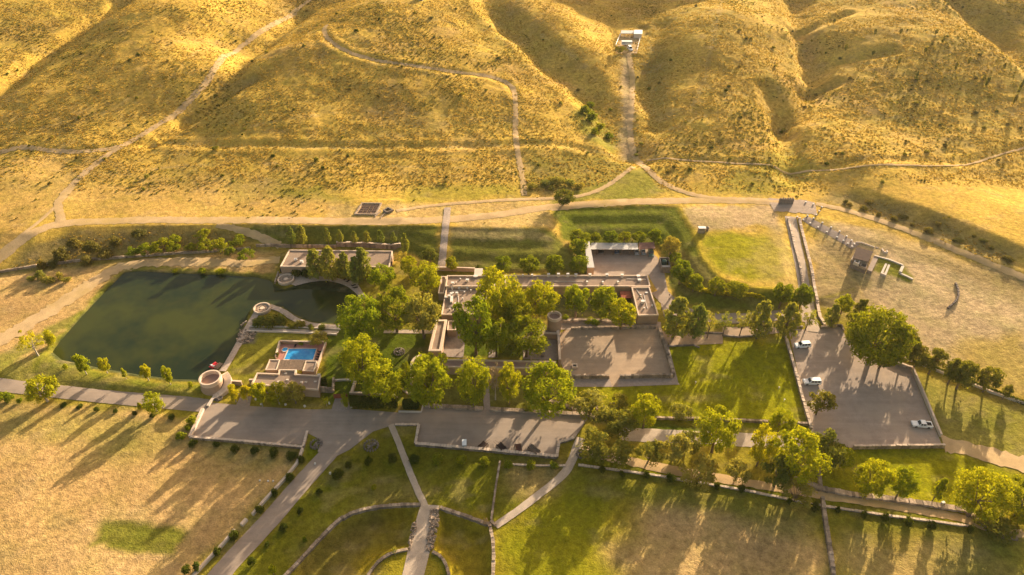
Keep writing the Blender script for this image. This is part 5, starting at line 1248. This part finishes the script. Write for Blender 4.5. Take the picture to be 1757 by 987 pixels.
row(Mq, [(231, 442, 419, 24), (254, 440, 414, 28), (284, 436, 404, 32), (302, 433, 411, 24), (330, 431, 413, 22), (353, 430, 405, 26), (378, 436, 402, 30), (394, 440, 420, 20), (424, 446, 424, 28), (301, 417, 400, 26), (350, 411, 390, 28), (410, 420, 402, 30)], '%s leafy bush tree from the left on the scrub bank behind the lake', 'leaf_green', 'bush trees on the scrub bank')
row(Bs, [(75, 462, 440, 18), (93, 458, 444, 16), (110, 445, 422, 30), (130, 425, 404, 26), (160, 432, 412, 28), (180, 442, 424, 22), (200, 420, 402, 26), (240, 405, 392, 26), (150, 455, 438, 18)], '%s olive scrub bush from the left on the far left bank', 'leaf_scrub', 'scrub bushes on the far left bank')
row(Bs, [(55, 482, 471, 14), (72, 478, 462, 16), (84, 484, 471, 22), (104, 478, 466, 16), (116, 484, 472, 16)], '%s dry bush from the left standing alone on the pale slope left of the lake', 'leaf_olive', 'dry bushes on the pale slope')
row(Bs, [(347, 466, 457, 12), (380, 467, 459, 14), (300, 466, 461, 12)], '%s yellow reed clump from the right on the far lake shore', 'leaf_yellow', 'reed clumps on the far lake shore')
# the grove left of the compound
for a in [(624, 592, 498, 68, 'leafy cottonwood at the left edge of the grove by the lagoon', 'leaf_bright'), (682, 570, 487, 62, 'tall green cottonwood in the middle of the grove', 'leaf_green'), (728, 580, 493, 64, 'grey-green cottonwood touching the adobe block', 'leaf_olive'), (627, 664, 571, 64, 'bright cottonwood on the shaded lawn right of the pool', 'leaf_bright'), (662, 690, 611, 66, 'broad cottonwood above the long clipped hedge', 'leaf_bright'), (698, 650, 617, 15, 'narrow small tree between two big cottonwoods', 'leaf_bright'),
          (741, 700, 597, 84, 'largest front cottonwood at the left corner of the south court', 'leaf_bright'), (813, 700, 606, 54, 'tall front cottonwood left of the garden path', 'leaf_bright'), (874, 694, 618, 36, 'slim front cottonwood right of the bare tree', 'leaf_yellow'), (938, 708, 621, 84, 'wide front cottonwood near the earth court', 'leaf_bright'),
          (817, 608, 497, 70, 'left cottonwood of the main courtyard', 'leaf_bright'), (857, 560, 453, 74, 'tallest cottonwood rising over the adobe wing', 'leaf_bright'), (852, 612, 540, 48, 'lower yellowish cottonwood in the middle of the courtyard', 'leaf_yellow'), (903, 612, 536, 72, 'full green cottonwood beside the round tower', 'leaf_green'), (926, 552, 473, 64, 'yellow cottonwood in front of the adobe wing', 'leaf_yellow'), (889, 580, 500, 50, 'mid-green cottonwood in the centre of the courtyard', 'leaf_green')]:
    tree(C_, *a, gG)
tree(Sp, 850, 686, 618, 36, 'half-dead tree with bare grey twigs beside the garden path', 'twig', None, 'pale_bark'); tree(Bs, 912, 702, 684, 30, 'dark green bush under the wide front cottonwood', 'leaf_dark'); tree(Sp, 911, 618, 568, 36, 'thin pale-leaved tree on the edge of the right patio', 'leaf_olive', None, 'pale_bark')
tree(Sp, 650, 640, 600, 20, 'thin tree behind the bright cottonwood on the shaded lawn', 'leaf_green')
for a in [(987, 545, 484, 47, 'left round tree of the three in the east courtyard', 'leaf_bright'), (1036, 545, 491, 49, 'middle round tree of the three in the east courtyard', 'leaf_bright'), (1064, 565, 512, 49, 'yellowish right round tree of the three in the east courtyard', 'leaf_yellow')]: tree(Rn, *a, 'round trees of the east courtyard')
row(Bs, [(970, 548, 540, 14), (1010, 552, 545, 16), (1022, 555, 548, 14)], '%s low shrub from the left in the east courtyard bed', 'leaf_green', 'low shrubs of the east courtyard')
# north bank and carport
row(Rn, [(864, 469, 439, 30), (907, 470, 438, 36), (952, 472, 437, 36), (994, 470, 437, 36)], '%s round tree from the left in the row behind the adobe wing', 'leaf_green', 'round trees behind the adobe wing')
row(Rn, [(994, 442, 408, 34), (994, 420, 394, 36), (1019, 417, 399, 22), (1046, 417, 396, 28), (1071, 417, 397, 24), (1097, 416, 397, 28), (1121, 417, 391, 26)], '%s round tree from the left in the row behind the carport', 'leaf_green', 'round trees behind the carport')
tree(Rn, 1149, 440, 404, 30, 'pale feathery tree on the bank right of the carport', 'leaf_olive'); tree(Rn, 1157, 454, 432, 24, 'small round tree beside the pump enclosure', 'leaf_green')
row(Rn, [(1165, 488, 444, 38), (1190, 500, 468, 34), (1227, 507, 475, 32), (1262, 510, 482, 40), (1336, 528, 481, 36), (1369, 530, 489, 40)], '%s round tree from the left along the curved bank above the drive', 'leaf_green', 'round trees along the curved bank')
tree(Rn, 967, 351, 325, 38, 'lone dark round tree beside the upper dirt road', 'leaf_dark')
row(Bs, [(916, 322, 312, 17), (935, 317, 306, 20), (955, 314, 300, 24), (976, 318, 307, 23), (992, 321, 312, 18), (948, 326, 317, 15)], '%s olive scrub bush from the left in the clump above the upper road', 'leaf_olive', 'scrub clump above the upper road')
row(Bs, [(1005, 195, 178, 16), (1015, 208, 190, 18), (1030, 222, 208, 14), (1020, 230, 216, 16), (1045, 238, 226, 14), (1012, 182, 172, 14)], '%s green bush from the top in the gully left of the corral road', 'leaf_green', 'green bushes in the gully')
# conifers along the drive, right trees
for i, (x, y, t_, w_, kd) in enumerate([(1155, 580, 511, 58, Pn), (1191, 581, 522, 46, Pn), (1213, 580, 532, 36, Sp), (1240, 577, 536, 32, Sp), (1268, 579, 533, 34, Sp), (1298, 581, 516, 46, Pn), (1344, 579, 518, 50, Pn), (1381, 568, 526, 38, Sp)]):
    tree(kd, x, y, t_, w_, ('%s loose dusty conifer from the left in the row along the drive' if kd == Sp else '%s dark bushy conifer from the left in the row along the drive') % ORD[i], 'leaf_pine', 'conifers along the drive', 'bark', 'pine_tree')
tree(Pn, 1422, 562, 521, 30, 'dark conifer at the top edge of the gravel lot', 'leaf_pine'); tree(Rn, 1442, 540, 504, 32, 'bright round tree behind the gravel lot conifer', 'leaf_bright'); tree(Pn, 1462, 570, 513, 36, 'dark tree touching the giant round tree on its left', 'leaf_dark')
tree('giant', 1490, 622, 526, 98, 'giant dense round tree at the top right of the gravel lot', 'leaf_green'); tree(Rn, 1508, 632, 590, 46, 'dense green tree at the foot of the giant round tree', 'leaf_dark')
row(Rn, [(1545, 622, 566, 38), (1566, 632, 592, 36), (1593, 642, 596, 36), (1625, 660, 614, 32), (1641, 667, 615, 42), (1686, 673, 627, 38), (1721, 686, 659, 19)], '%s leaning tree from the left along the long thin white wall', 'leaf_dark', 'leaning trees along the white wall')
# lower right groves
for a in [(1221, 776, 692, 68, 'tall bright cottonwood beside the lower road', 'leaf_bright'), (1103, 735, 668, 46, 'bright cottonwood rising from the dark bushes', 'leaf_bright'), (1334, 745, 697, 48, 'bright cottonwood at the right end of the lawn wall', 'leaf_bright'), (1298, 800, 725, 44, 'yellow cottonwood left of the biggest lower tree', 'leaf_yellow'), (1352, 828, 734, 82, 'biggest lower cottonwood at the corner of the gravel lot', 'leaf_bright'),
          (1482, 856, 781, 56, 'left of the two trees on the lower right lawn', 'leaf_bright'), (1535, 858, 795, 46, 'right of the two trees on the lower right lawn', 'leaf_bright'), (1660, 886, 803, 84, 'large yellow cottonwood at the far lower right', 'leaf_yellow')]: tree(C_, *a, 'big trees of the lower right grounds')
tree(Cl, 1598, 862, 821, 25, 'small slender tree on the lower right lawn', 'leaf_bright'); tree(C_, 1735, 890, 812, 62, 'dark-leaved tree at the far right edge of the picture', 'leaf_green'); tree(Bs, 1748, 892, 868, 32, 'yellowish bush under the tree at the right edge', 'leaf_yellow'); tree(Bs, 1700, 905, 880, 50, 'dark undergrowth under the large yellow cottonwood', 'leaf_dark')
for a in [(1012, 715, 664, 64, 'olive mesquite at the lower left corner of the lawn', 'leaf_olive'), (1062, 742, 690, 70, 'dark mesquite in the middle of the bush clump', 'leaf_dark'), (1035, 786, 727, 88, 'broad dark mesquite beside the junction of garden paths', 'leaf_dark'), (1112, 792, 750, 48, 'dark mesquite below the lower road, left one', 'leaf_dark'), (1153, 790, 735, 54, 'olive mesquite below the lower road, right one', 'leaf_olive'), (1196, 828, 778, 66, 'grey-olive mesquite on the garden path', 'leaf_olive'), (1262, 822, 783, 44, 'small mesquite between path and road', 'leaf_olive'), (1328, 836, 768, 56, 'dark mesquite under the biggest lower cottonwood', 'leaf_dark'), (1362, 862, 818, 52, 'yellow-leaved mesquite below the rubble path wall', 'leaf_olive'), (1166, 718, 689, 38, 'small mesquite alone by the lawn wall', 'leaf_olive'), (1400, 712, 659, 46, 'round dark mesquite standing in the gravel lot', 'leaf_dark'), (1414, 792, 733, 62, 'dark mesquite below the corner of the gravel lot', 'leaf_dark'), (1441, 800, 762, 40, 'yellow mesquite at the foot of the gravel lot wall', 'leaf_yellow'), (1180, 770, 740, 44, 'dark mesquite left of the tall bright cottonwood', 'leaf_dark'), (1060, 700, 676, 40, 'low dark mesquite on the lawn edge', 'leaf_dark')]: tree(Mq, *a, 'mesquites of the lower grounds')
tree(Mq, 1064, 92, 76, 22, 'dark spreading tree beside the vehicles at the far corral', 'leaf_dark')
# clipped hedges, and a leafy strip made for a grassy rim
def hedge(poly, hh, label, mat='leaf_hedge'):
    W_ = ccw([G(x, y)[:2] for x, y in poly]); r = np.random.default_rng(3); a = np.array(W_)
    x = r.uniform(a[:, 0].min(), a[:, 0].max(), 120000); y = r.uniform(a[:, 1].min(), a[:, 1].max(), 120000); dd = pdist(x, y, W_)
    k = dd < 0; x, y, dd = x[k], y[k], dd[k]; edge = (dd > -.5) & (r.random(len(x)) < .8); top = ~edge & (r.random(len(x)) < .5)
    k = np.flatnonzero(edge | top)[:4200]; x, y, edge = x[k], y[k], edge[k]; g_ = h(x, y)
    zt = np.where(edge, r.uniform(0, hh, len(x)), hh + .25 * np.sin(x * 1.1) * np.sin(y * .9) + r.uniform(-.25, .15, len(x)))
    Cs = np.stack([x, y, g_ + zt], 1); Ns = r.normal(size=(len(x), 3)) * np.where(edge, 1, .7)[:, None] + np.where(edge[:, None], [[0, -.6, .3]], [[0, 0, 1.]])
    Ns = np.array(Ns); Ns /= np.linalg.norm(Ns, axis=1)[:, None]
    V = cards(np.array(Cs), Ns, .55, r).reshape(-1, 3); c_ = a.mean(0); V[:, 0] -= c_[0]; V[:, 1] -= c_[1]
    o = link('hedge', new_mesh('hedge', V, np.arange(len(V)).reshape(-1, 4), M[mat], False)); o.location = (c_[0], c_[1], 0); tag(o, label, 'hedge')
hedge([(601, 688), (681, 690), (683, 701), (603, 703)], 2.6, 'long dark clipped hedge between the red gate and the parking lot')
hedge([(693, 694), (722, 693), (716, 703), (692, 703)], 2.4, 'short dark clipped hedge beside the white kerb')
hedge([(1168, 484), (1178, 493), (1194, 500), (1232, 507), (1312, 515), (1312, 511), (1232, 502), (1196, 495), (1182, 488), (1172, 481)], .9, 'long low yellow-green leaf strip curving along the bank as its sunlit grassy rim', 'leaf_yellow')  # leaf cards added in place of the sunlit grassy ridge
hedge([(1565, 621), (1640, 650), (1757, 696), (1757, 691), (1640, 645), (1565, 616)], .8, 'low dark hedge running behind the long thin white wall', 'leaf_hedge')
# yuccas and bushes one can pick out on the right hill
for x, y, t_ in [(1690, 152, 130), (1686, 140, 128), (1570, 140, 122), (1638, 122, 106), (1541, 112, 99), (1742, 170, 135), (1737, 182, 160), (1616, 76, 62), (1720, 122, 108), (1497, 96, 86), (1450, 88, 76), (1500, 62, 50), (1586, 92, 80), (1660, 112, 98), (1430, 42, 32), (1544, 60, 48), (1605, 60, 50)]:
    tree(Cl, x, y, t_, 6, 'tall dark yucca standing on the right-hand hillside', 'leaf_dark', 'yuccas on the right hillside', 'bark', 'yucca')
row(Bs, [(x_, y_, y_ - random.uniform(5, 9), random.uniform(7, 14)) for x_, y_ in [(1445 + 17 * i + random.uniform(-6, 6), 344 + 6.3 * i + random.uniform(-20, 4)) for i in range(18)]], '%s scrub bush from the left on the earth bank above the right road', 'leaf_scrub', 'scrub bushes along the earth bank')
hb = 0
while hb < 210:
    x, y = random.uniform(0, 1757), random.uniform(4, 330)
    if x < 1080 and random.random() < .45: continue
    b_ = G(x, y); s_ = random.uniform(1.0, 2.3) * (1.3 if random.random() < .15 else 1)
    if float(dsam(b_[0], b_[1])) < .5: continue
    left = x < 900
    place(Bs, b_, s_, s_ * .75, 'dark scrub bush dotted on the golden left and central hills' if left else 'dark scrub bush dotted on the golden right-hand hills', random.choice(['leaf_dark', 'leaf_scrub', 'leaf_hedge', 'leaf_olive']), 'scrub bushes on the left hills' if left else 'scrub bushes on the right hills', name='scrub_bush'); hb += 1
# ------------------------------------------------------------------ vehicles and small things
def car(base, rz, L_, W_, H_, paint, label, group=None, kind='suv', name='parked_car', cat='car'):
    o = empty(name, base, label, cat, group, rz); o['_o'] = (0, 0, 0)
    def part(prof, wd, nm, mat, taper=0.0):
        """profile in x,z swept across y"""
        n_ = len(prof); mb = MB(); mx = max(z for _, z in prof); mn = min(z for _, z in prof)
        V = []
        for s_ in (-1, 1):
            for x, z in prof: V.append((x, s_ * (wd / 2 - taper * (z - mn) / (mx - mn + 1e-6)), z))
        mb.add(V, [tuple(range(n_)), tuple(range(2 * n_ - 1, n_ - 1, -1))] + [(i, (i + 1) % n_, n_ + (i + 1) % n_, n_ + i) for i in range(n_)])
        return mb.build(nm, mat, o, False, (0, 0, 0))
    l = L_ / 2; g_ = .32; bh = H_ * .56
    body = [(-l, g_ + .12), (-l + .12, g_), (l - .1, g_), (l, g_ + .2), (l - .04, bh - .22), (l - .25, bh - .08), (L_ * .20, bh), (-l + .1, bh), (-l, bh - .2)]
    part(body, W_, 'body', paint, .04)
    if kind == 'suv': cab = [(L_ * .22, bh + .003), (L_ * .10, H_ - .06), (L_ * .04, H_), (-l + .35, H_), (-l + .18, H_ - .1), (-l + .06, bh + .003)]
    elif kind == 'pickup': cab = [(L_ * .20, bh + .003), (L_ * .09, H_ - .05), (L_ * .04, H_), (-L_ * .13, H_), (-L_ * .16, H_ - .08), (-L_ * .19, bh + .003)]
    else: cab = [(L_ * .2, bh + .003), (L_ * .08, H_), (-L_ * .25, H_), (-L_ * .38, bh + .003)]
    part(cab, W_ - .12, 'cabin', paint, .16)
    x0, x1 = cab[0][0], cab[-1][0]; zc = (bh + H_) / 2
    # glazing set proud of the cabin
    def quad(pts_, nm, mat): return MB().add(pts_, [tuple(range(len(pts_)))]).build(nm, mat, o, False, (0, 0, 0))
    wy = W_ / 2 - .06 - .03
    (fx, fz), (gx, gz_) = cab[0], cab[1]
    quad([(fx - .04 + .03, -wy + .1, fz + .06), (fx - .04 + .03, wy - .1, fz + .06), (gx + .05, wy - .22, gz_ - .03), (gx + .05, -wy + .22, gz_ - .03)], 'windscreen', 'glass')
    span = x0 - x1; ncut = 3 if kind == 'suv' else 2
    for s_ in (-1, 1):
        for k in range(ncut):
            a0 = x1 + span * (.08 + k * .80 / ncut) + .05; a1 = x1 + span * (.08 + (k + 1) * .80 / ncut) - .07
            zb, zt_ = bh + .08, H_ - .16
            yb, yt = W_ / 2 - .06 - .16 * (.08) / (H_ - bh) + .012, W_ / 2 - .06 - .16 * (H_ - .16 - bh) / (H_ - bh) + .012
            cutf = .22 if k == ncut - 1 else 0
            quad([(a0, s_ * yb, zb), (a1, s_ * yb, zb), (a1 - cutf, s_ * yt, zt_), (a0 + .04, s_ * yt, zt_)], 'side_window', 'glass')
    for sx in (-.31, .31):
        for s_ in (-1, 1):
            wv = MB().tube((sx * L_, s_ * (W_ / 2 - .24), .36), (sx * L_, s_ * (W_ / 2 + .02), .36), .36, .36, 14).build('wheel', 'tyre', o, False, (0, 0, 0))
            MB().tube((sx * L_, s_ * (W_ / 2 + .021), .36), (sx * L_, s_ * (W_ / 2 + .035), .36), .2, .2, 10).build('rim', 'chrome', wv, False, (0, 0, 0))
    for s_ in (-1, 1):
        MB().box((l - .02, s_ * (W_ / 2 - .25), bh - .42), (.08, .32, .18)).build('headlight', 'chrome', o, False, (0, 0, 0))
        MB().box((-l + .0, s_ * (W_ / 2 - .15), bh - .40), (.06, .14, .3)).build('tail_light', 'lamp', o, False, (0, 0, 0))
    MB().box((l - .01, 0, g_ + .08), (.1, W_ - .1, .2)).build('bumper', 'grey_paint', o, False, (0, 0, 0))
    if kind == 'pickup':
        MB().box((-l / 2 - .28, 0, bh + .003), (l - .85, W_ - .5, .02)).build('truck_bed', 'black', o, False, (0, 0, 0))
        for s_ in (-1, 1): MB().box((-l / 2 - .28, s_ * (W_ / 2 - .14), bh + .004), (l - .5, .18, .16)).build('bed_rail', paint, o, False, (0, 0, 0))
        MB().box((-l + .12, 0, bh + .005), (.12, W_ - .1, .16)).build('tailgate', paint, o, False, (0, 0, 0))
    return o
def spot(x, y, dz=.08): q = G(x, y); return (q[0], q[1], q[2] + dz)
lw = 'white cars in the gravel lot'
car(spot(1375.5, 595), R(180 + 5), 5.3, 2.0, 1.95, 'white_paint', 'white off-roader parked nearest the top of the gravel lot', lw)
car(spot(1392, 658), R(180 - 1), 5.4, 2.0, 1.95, 'white_paint', 'long white van-like estate beside the round dark mesquite', lw)
car(spot(1580, 731), R(180 - 7), 5.7, 2.0, 1.8, 'white_paint', 'white pickup truck with open bed at the lower right of the lot', lw, 'pickup', 'pickup_truck', 'pickup')
cu = 'vehicles parked under the carport'
car(spot(1091.5, 434), R(-90), 4.6, 1.9, 1.75, 'grey_paint', 'silver car parked under the right part of the tin carport', cu)
car(spot(1103, 434), R(-90), 4.4, 1.8, 1.7, 'grey_paint', 'smaller grey car parked under the rusty red carport', cu, 'car')
car(spot(1057.5, 432), R(-90), 4.5, 1.85, 1.6, 'blue_paint', 'dark blue car parked under the middle of the tin carport', cu, 'car')
car(spot(1030, 431), R(-90), 4.5, 1.85, 1.6, 'black', 'black car parked under the left part of the tin carport', cu, 'car')
car(spot(1116.5, 437), R(-95), 5.2, 2.0, 2.0, 'green_paint', 'old green-grey truck parked right of the carports', None, 'pickup', 'pickup_truck', 'pickup')
car(spot(1081, 86), R(-80), 5.4, 2.1, 2.1, 'white_paint', 'white truck at the entrance of the far corral', None, 'suv')
q = spot(1075, 78); tr_ = empty('stock_trailer', q, 'long white livestock trailer under the corral tree', 'trailer'); tr_['_o'] = (0, 0, 0)
MB().box((0, 0, .7), (6.5, 2.2, 1.9), 0, .97).build('body', 'white_paint', tr_, False, (0, 0, 0)); MB().box((0, -1.13, 1.5), (6.0, .05, .5)).build('vent_slot', 'glass', tr_, False, (0, 0, 0))
for sx in (-1, .2):
    for s_ in (-1, 1): MB().tube((sx, s_ * .95, .38), (sx, s_ * 1.15, .38), .38, .38, 12).build('wheel', 'tyre', tr_, False, (0, 0, 0))
MB().tube((3.2, 0, .6), (4.4, 0, .5), .08, .08, 6).build('tow_bar', 'grey_paint', tr_, False, (0, 0, 0))

# carts on display below the parking lot
q = spot(797, 765); o = empty('white_cart', q, 'small white box cart at the left end of the row of carts', 'cart', None, R(4)); o['_o'] = (0, 0, 0)
MB().box((0, 0, .45), (1.15, 2.3, .9)).build('body', 'grey_paint', o, False, (0, 0, 0)); MB().box((0, .05, 1.352), (1.3, 2.2, .1)).build('canopy', 'white_paint', o, False, (0, 0, 0))
for sx in (-.62, .62):
    for sy in (-.75, .75): MB().tube((sx - .06, sy, .3), (sx + .06, sy, .3), .3, .3, 12).build('wheel', 'tyre', o, False, (0, 0, 0))
def wagon(x, y, rz, label, ln=2.6, mat='dark_wood'):
    q = spot(x, y); o = empty('old_wagon', q, label, 'wagon', None, rz); o['_o'] = (0, 0, 0)
    mb = MB(); mb.box((0, 0, .75), (ln, 1.3, .12)); 
    mb.build('deck', mat, o, False, (0, 0, 0))
    for s_ in (-1, 1): MB().box((0, s_ * .7, .872), (ln, .09, .45)).build('side_board', mat, o, False, (0, 0, 0))
    for sx in (-.33, .33):
        for s_ in (-1, 1):
            n_ = 16; cx, cy = sx * ln, s_ * .95
            ci = lambda r_: [(cx + r_ * math.cos(2 * math.pi * i / n_), .58 + r_ * math.sin(2 * math.pi * i / n_)) for i in range(n_)]
            mb = MB(); a_, b_ = ci(.58), ci(.48)
            V = [(p[0], cy - .05, p[1]) for p in a_] + [(p[0], cy + .05, p[1]) for p in a_] + [(p[0], cy + .05, p[1]) for p in b_] + [(p[0], cy - .05, p[1]) for p in b_]
            Fs = []
            for i in range(n_):
                j = (i + 1) % n_; Fs += [(i, j, n_ + j, n_ + i), (n_ + i, n_ + j, 2 * n_ + j, 2 * n_ + i), (2 * n_ + i, 2 * n_ + j, 3 * n_ + j, 3 * n_ + i), (3 * n_ + i, 3 * n_ + j, j, i)]
            mb.add(V, Fs); w_ = mb.build('wheel', 'wood', o, False, (0, 0, 0))
            sp_ = MB()
            for k in range(8): an = k * math.pi / 4; sp_.tube((cx, cy, .58), (cx + .5 * math.cos(an), cy, .58 + .5 * math.sin(an)), .03, .03, 4)
            sp_.build('spoke', 'wood', w_, False, (0, 0, 0))
    for s_ in (-1, 1): MB().tube((ln / 2, s_ * .45, .8), (ln / 2 + 2.0, s_ * .35, .35), .05, .04, 5).build('shaft', 'wood', o, False, (0, 0, 0))
    return o
wagon(829, 768, R(50), 'old dark wooden wagon second from the left in the row of carts')
wagon(860, 770, R(130), 'old dark wooden wagon with raised shafts in the middle of the cart row')
wagon(889, 771, R(100), 'reddish old wooden wagon fourth from the left in the cart row', 2.4, 'brown_wood')
wagon(916, 775, R(-45), 'longest pale wooden wagon at the right end of the cart row', 3.6, 'wood')

# red pedal boat at the jetty
q = P(367, 628, -.6); o = empty('pedal_boat', q, 'red plastic pedal boat moored by the broad tower', 'boat', None, R(62)); o['_o'] = (0, 0, 0)
for s_ in (-1, 1):
    mb = MB(); pr = [(-1.3, .1), (-1.2, -.15), (1.1, -.15), (1.5, .2), (1.2, .4), (-1.3, .4)]
    mb.add([(x, s_ * .55 - .26, z) for x, z in pr] + [(x, s_ * .55 + .26, z) for x, z in pr], [tuple(range(6)), tuple(range(11, 5, -1))] + [(i, (i + 1) % 6, 6 + (i + 1) % 6, 6 + i) for i in range(6)]); mb.build('hull', 'red_paint', o, False, (0, 0, 0))
MB().box((0, 0, .22), (1.6, .6, .1)).build('deck', 'red_paint', o, False, (0, 0, 0))
for s_ in (-1, 1): MB().box((-.35, s_ * .45, .402), (.55, .5, .2)).box((-.68, s_ * .45, .42), (.12, .5, .6)).build('seat', 'white_paint', o, False, (0, 0, 0))
q = P(375, 628, -.1); solo(MB().box((q[0], q[1], -.75), (1.6, 2.6, .85), R(-25)), 'jetty', 'wood', 'small wooden jetty next to the red pedal boat', 'jetty')

# loungers round the pool and on the lake walk
def lounger(x, y, rz, label, group, mat='black', proto=[None]):
    q = spot(x, y, .12)
    if proto[0] is None:
        o = empty('sun_lounger', q, label, 'lounger', group, rz); o['_o'] = (0, 0, 0)
        MB().box((.25, 0, .28), (1.3, .62, .08)).build('seat', mat, o, False, (0, 0, 0))
        mb = MB(); mb.add([(-.4, -.31, .30), (-.4, .31, .30), (-.95, .31, .75), (-.95, -.31, .75), (-.42, -.31, .22), (-.42, .31, .22), (-.99, .31, .70), (-.99, -.31, .70)], [(0, 1, 2, 3), (7, 6, 5, 4), (0, 4, 5, 1), (1, 5, 6, 2), (2, 6, 7, 3), (3, 7, 4, 0)]); mb.build('backrest', mat, o, False, (0, 0, 0))
        for sx in (-.35, .8):
            for s_ in (-1, 1): MB().box((sx, s_ * .27, 0), (.06, .06, .28)).build('leg', 'dark_wood', o, False, (0, 0, 0))
        proto[0] = o; return o
    o = proto[0].copy(); COL.objects.link(o); o.location = q; o.rotation_euler = (0, 0, rz); tag(o, label, 'lounger', group)
    for ch in list(proto[0].children): c_ = ch.copy(); COL.objects.link(c_); c_.parent = o
    return o
for i, (x, y) in enumerate([(550.5, 605), (549.2, 609.5), (547.8, 614), (546.2, 618.5)]): lounger(x, y, R(8), '%s dark lounger from the top in the column right of the pool' % ORD[i], 'loungers by the pool')
lounger(507, 595, R(90), 'single dark lounger behind the swimming pool', 'loungers by the pool')
for i, (x, y, a) in enumerate([(592, 481, 60), (597, 484, 55), (607, 491, 30), (610, 495, 25), (571, 476, 90)]): lounger(x, y, R(a), '%s dark lounger from the right on the lagoon terrace' % ['fourth', 'third', 'second', 'first', 'fifth'][i], 'loungers on the lagoon terrace')

# pale bollards of the open-air walk
gb = 'pale bollards along the old walk'
def bollard(x, y, label):
    q = G(x, y); o = empty('bollard', q, label, 'bollard', gb)
    MB().tube((q[0], q[1], q[2] - .3), (q[0], q[1], q[2] + .5), .32, .30, 10).build('shaft', 'stone', o); MB().tube((q[0], q[1], q[2] + .5), (q[0], q[1], q[2] + .8), .46, .34, 10).build('cap_stone', 'white_stone', o)
b1 = [(1367.5, 374), (1377.5, 379), (1389.5, 385), (1403, 392), (1418, 400), (1435.5, 409), (1446.5, 415), (1454, 420), (1461.5, 425)]
b2 = [(1385, 372), (1395.5, 376.5), (1410.5, 384), (1425.5, 392), (1440, 399), (1452, 407.5), (1460.5, 414.5), (1465, 420.5)]
b3 = [(1382, 349), (1395, 352.5), (1409.5, 357), (1405, 364), (1400, 370.5)]
for i, p in enumerate(b1): bollard(*p, '%s pale bollard from the gate in the lower row of the dark walk' % ORD[i])
for i, p in enumerate(b2): bollard(*p, '%s pale bollard from the gate in the upper row of the dark walk' % ORD[i])
for i, p in enumerate(b3): bollard(*p, '%s pale bollard from the left in the bent row behind the dark walk' % ORD[i])
strip('dark_walk', [(1380, 374), (1420, 396), (1445, 410), (1468, 424)], 4.2, 'patio', .1, ragged=.05)
# rings of stones on the lawns, white marker stones, whitewashed trunks
def stone_ring(x, y, r_, label, plant=True, mat='stone'):
    q = G(x, y); mb = MB(); n_ = 16
    for i in range(n_):
        a = 2 * math.pi * i / n_; mb.box((q[0] + r_ * math.cos(a), q[1] + r_ * math.sin(a), q[2] - .1), (.55, .45, random.uniform(.4, .6)), a, .8, .06)
    for k in range(14): a, rr = random.uniform(0, 6.28), random.uniform(0, r_ * .7); mb.box((q[0] + rr * math.cos(a), q[1] + rr * math.sin(a), q[2] - .1), (.7, .5, random.uniform(.3, .8)), a, .7, .1)
    solo(mb, 'stone_ring', mat, label, 'stone ring')
stone_ring(543, 762, 1.7, 'ring of dark stones on the green corner beside the lot', mat='dark_stone'); stone_ring(637, 765, 2.0, 'ring of dark stones on the lawn right of the entry road', mat='dark_stone')
stone_ring(998, 779, 1.5, 'ring of stones beside the junction of garden paths', mat='dark_stone'); stone_ring(685, 604, 1.7, 'heap of stones in the shaded lawn of the grove', mat='dark_stone'); stone_ring(375, 684, 1.0, 'small round stone heap below the broad tower', mat='dark_stone')
for i, (x, y) in enumerate([(409, 676), (439, 686), (448, 694), (469, 693), (490, 695), (523, 698), (565, 693), (603, 700), (541, 797), (567, 813)]):
    q = G(x, y); solo(MB().box((q[0], q[1], q[2] - .1), (.6, .5, .75), random.uniform(0, 3), .7, .06), 'marker_stone', 'white_stone', 'white marker stone at the edge of the paving' , 'stone', 'white marker stones')
for i, (x, y) in enumerate([(446, 825), (460, 826), (469, 826)]): q = G(x, y); solo(MB().box((q[0], q[1], q[2] - .1), (.5, .45, .45), .5, .7, .06), 'marker_stone', 'white_stone', 'small white stone on the dry field beside the white wall', 'stone', 'white stones on the dry field')
q = G(1616, 866); solo(MB().box((q[0], q[1], q[2] - .1), (1.0, .7, 1.3), .3, .8, .05), 'marker_stone', 'white_stone', 'upright white stone on the rubble bank at lower right', 'stone')
# sprinklers spraying on the lawn are left as small risers
for i, (x, y) in enumerate([(1193, 659), (1336, 668), (1345, 689)]):
    q = G(x, y); solo(MB().tube((q[0], q[1], q[2]), (q[0], q[1], q[2] + .9), .08, .06, 6).box((q[0], q[1], q[2] + .9), (.4, .4, .12)), 'sprinkler', 'white_stone', ['small sprinkler riser on the left of the green lawn', 'upper small sprinkler riser by the right lawn wall', 'lower small sprinkler riser by the right lawn wall'][i], 'sprinkler')
# white post at the left lot wall, lamp posts by the paths
q = G(1130, 516)
for i, (x, y) in enumerate([(1147, 516), (1173, 524)]):
    q = G(x, y); solo(MB().tube((q[0], q[1], q[2] - .1), (q[0], q[1], q[2] + 2.6), .07, .05, 6).box((q[0], q[1], q[2] + 2.602), (.35, .35, .3)), 'lamp_post', 'dark_wood', ['thin dark lamp post at the left of the drive bend', 'thin dark lamp post at the right of the drive bend'][i], 'lamp')
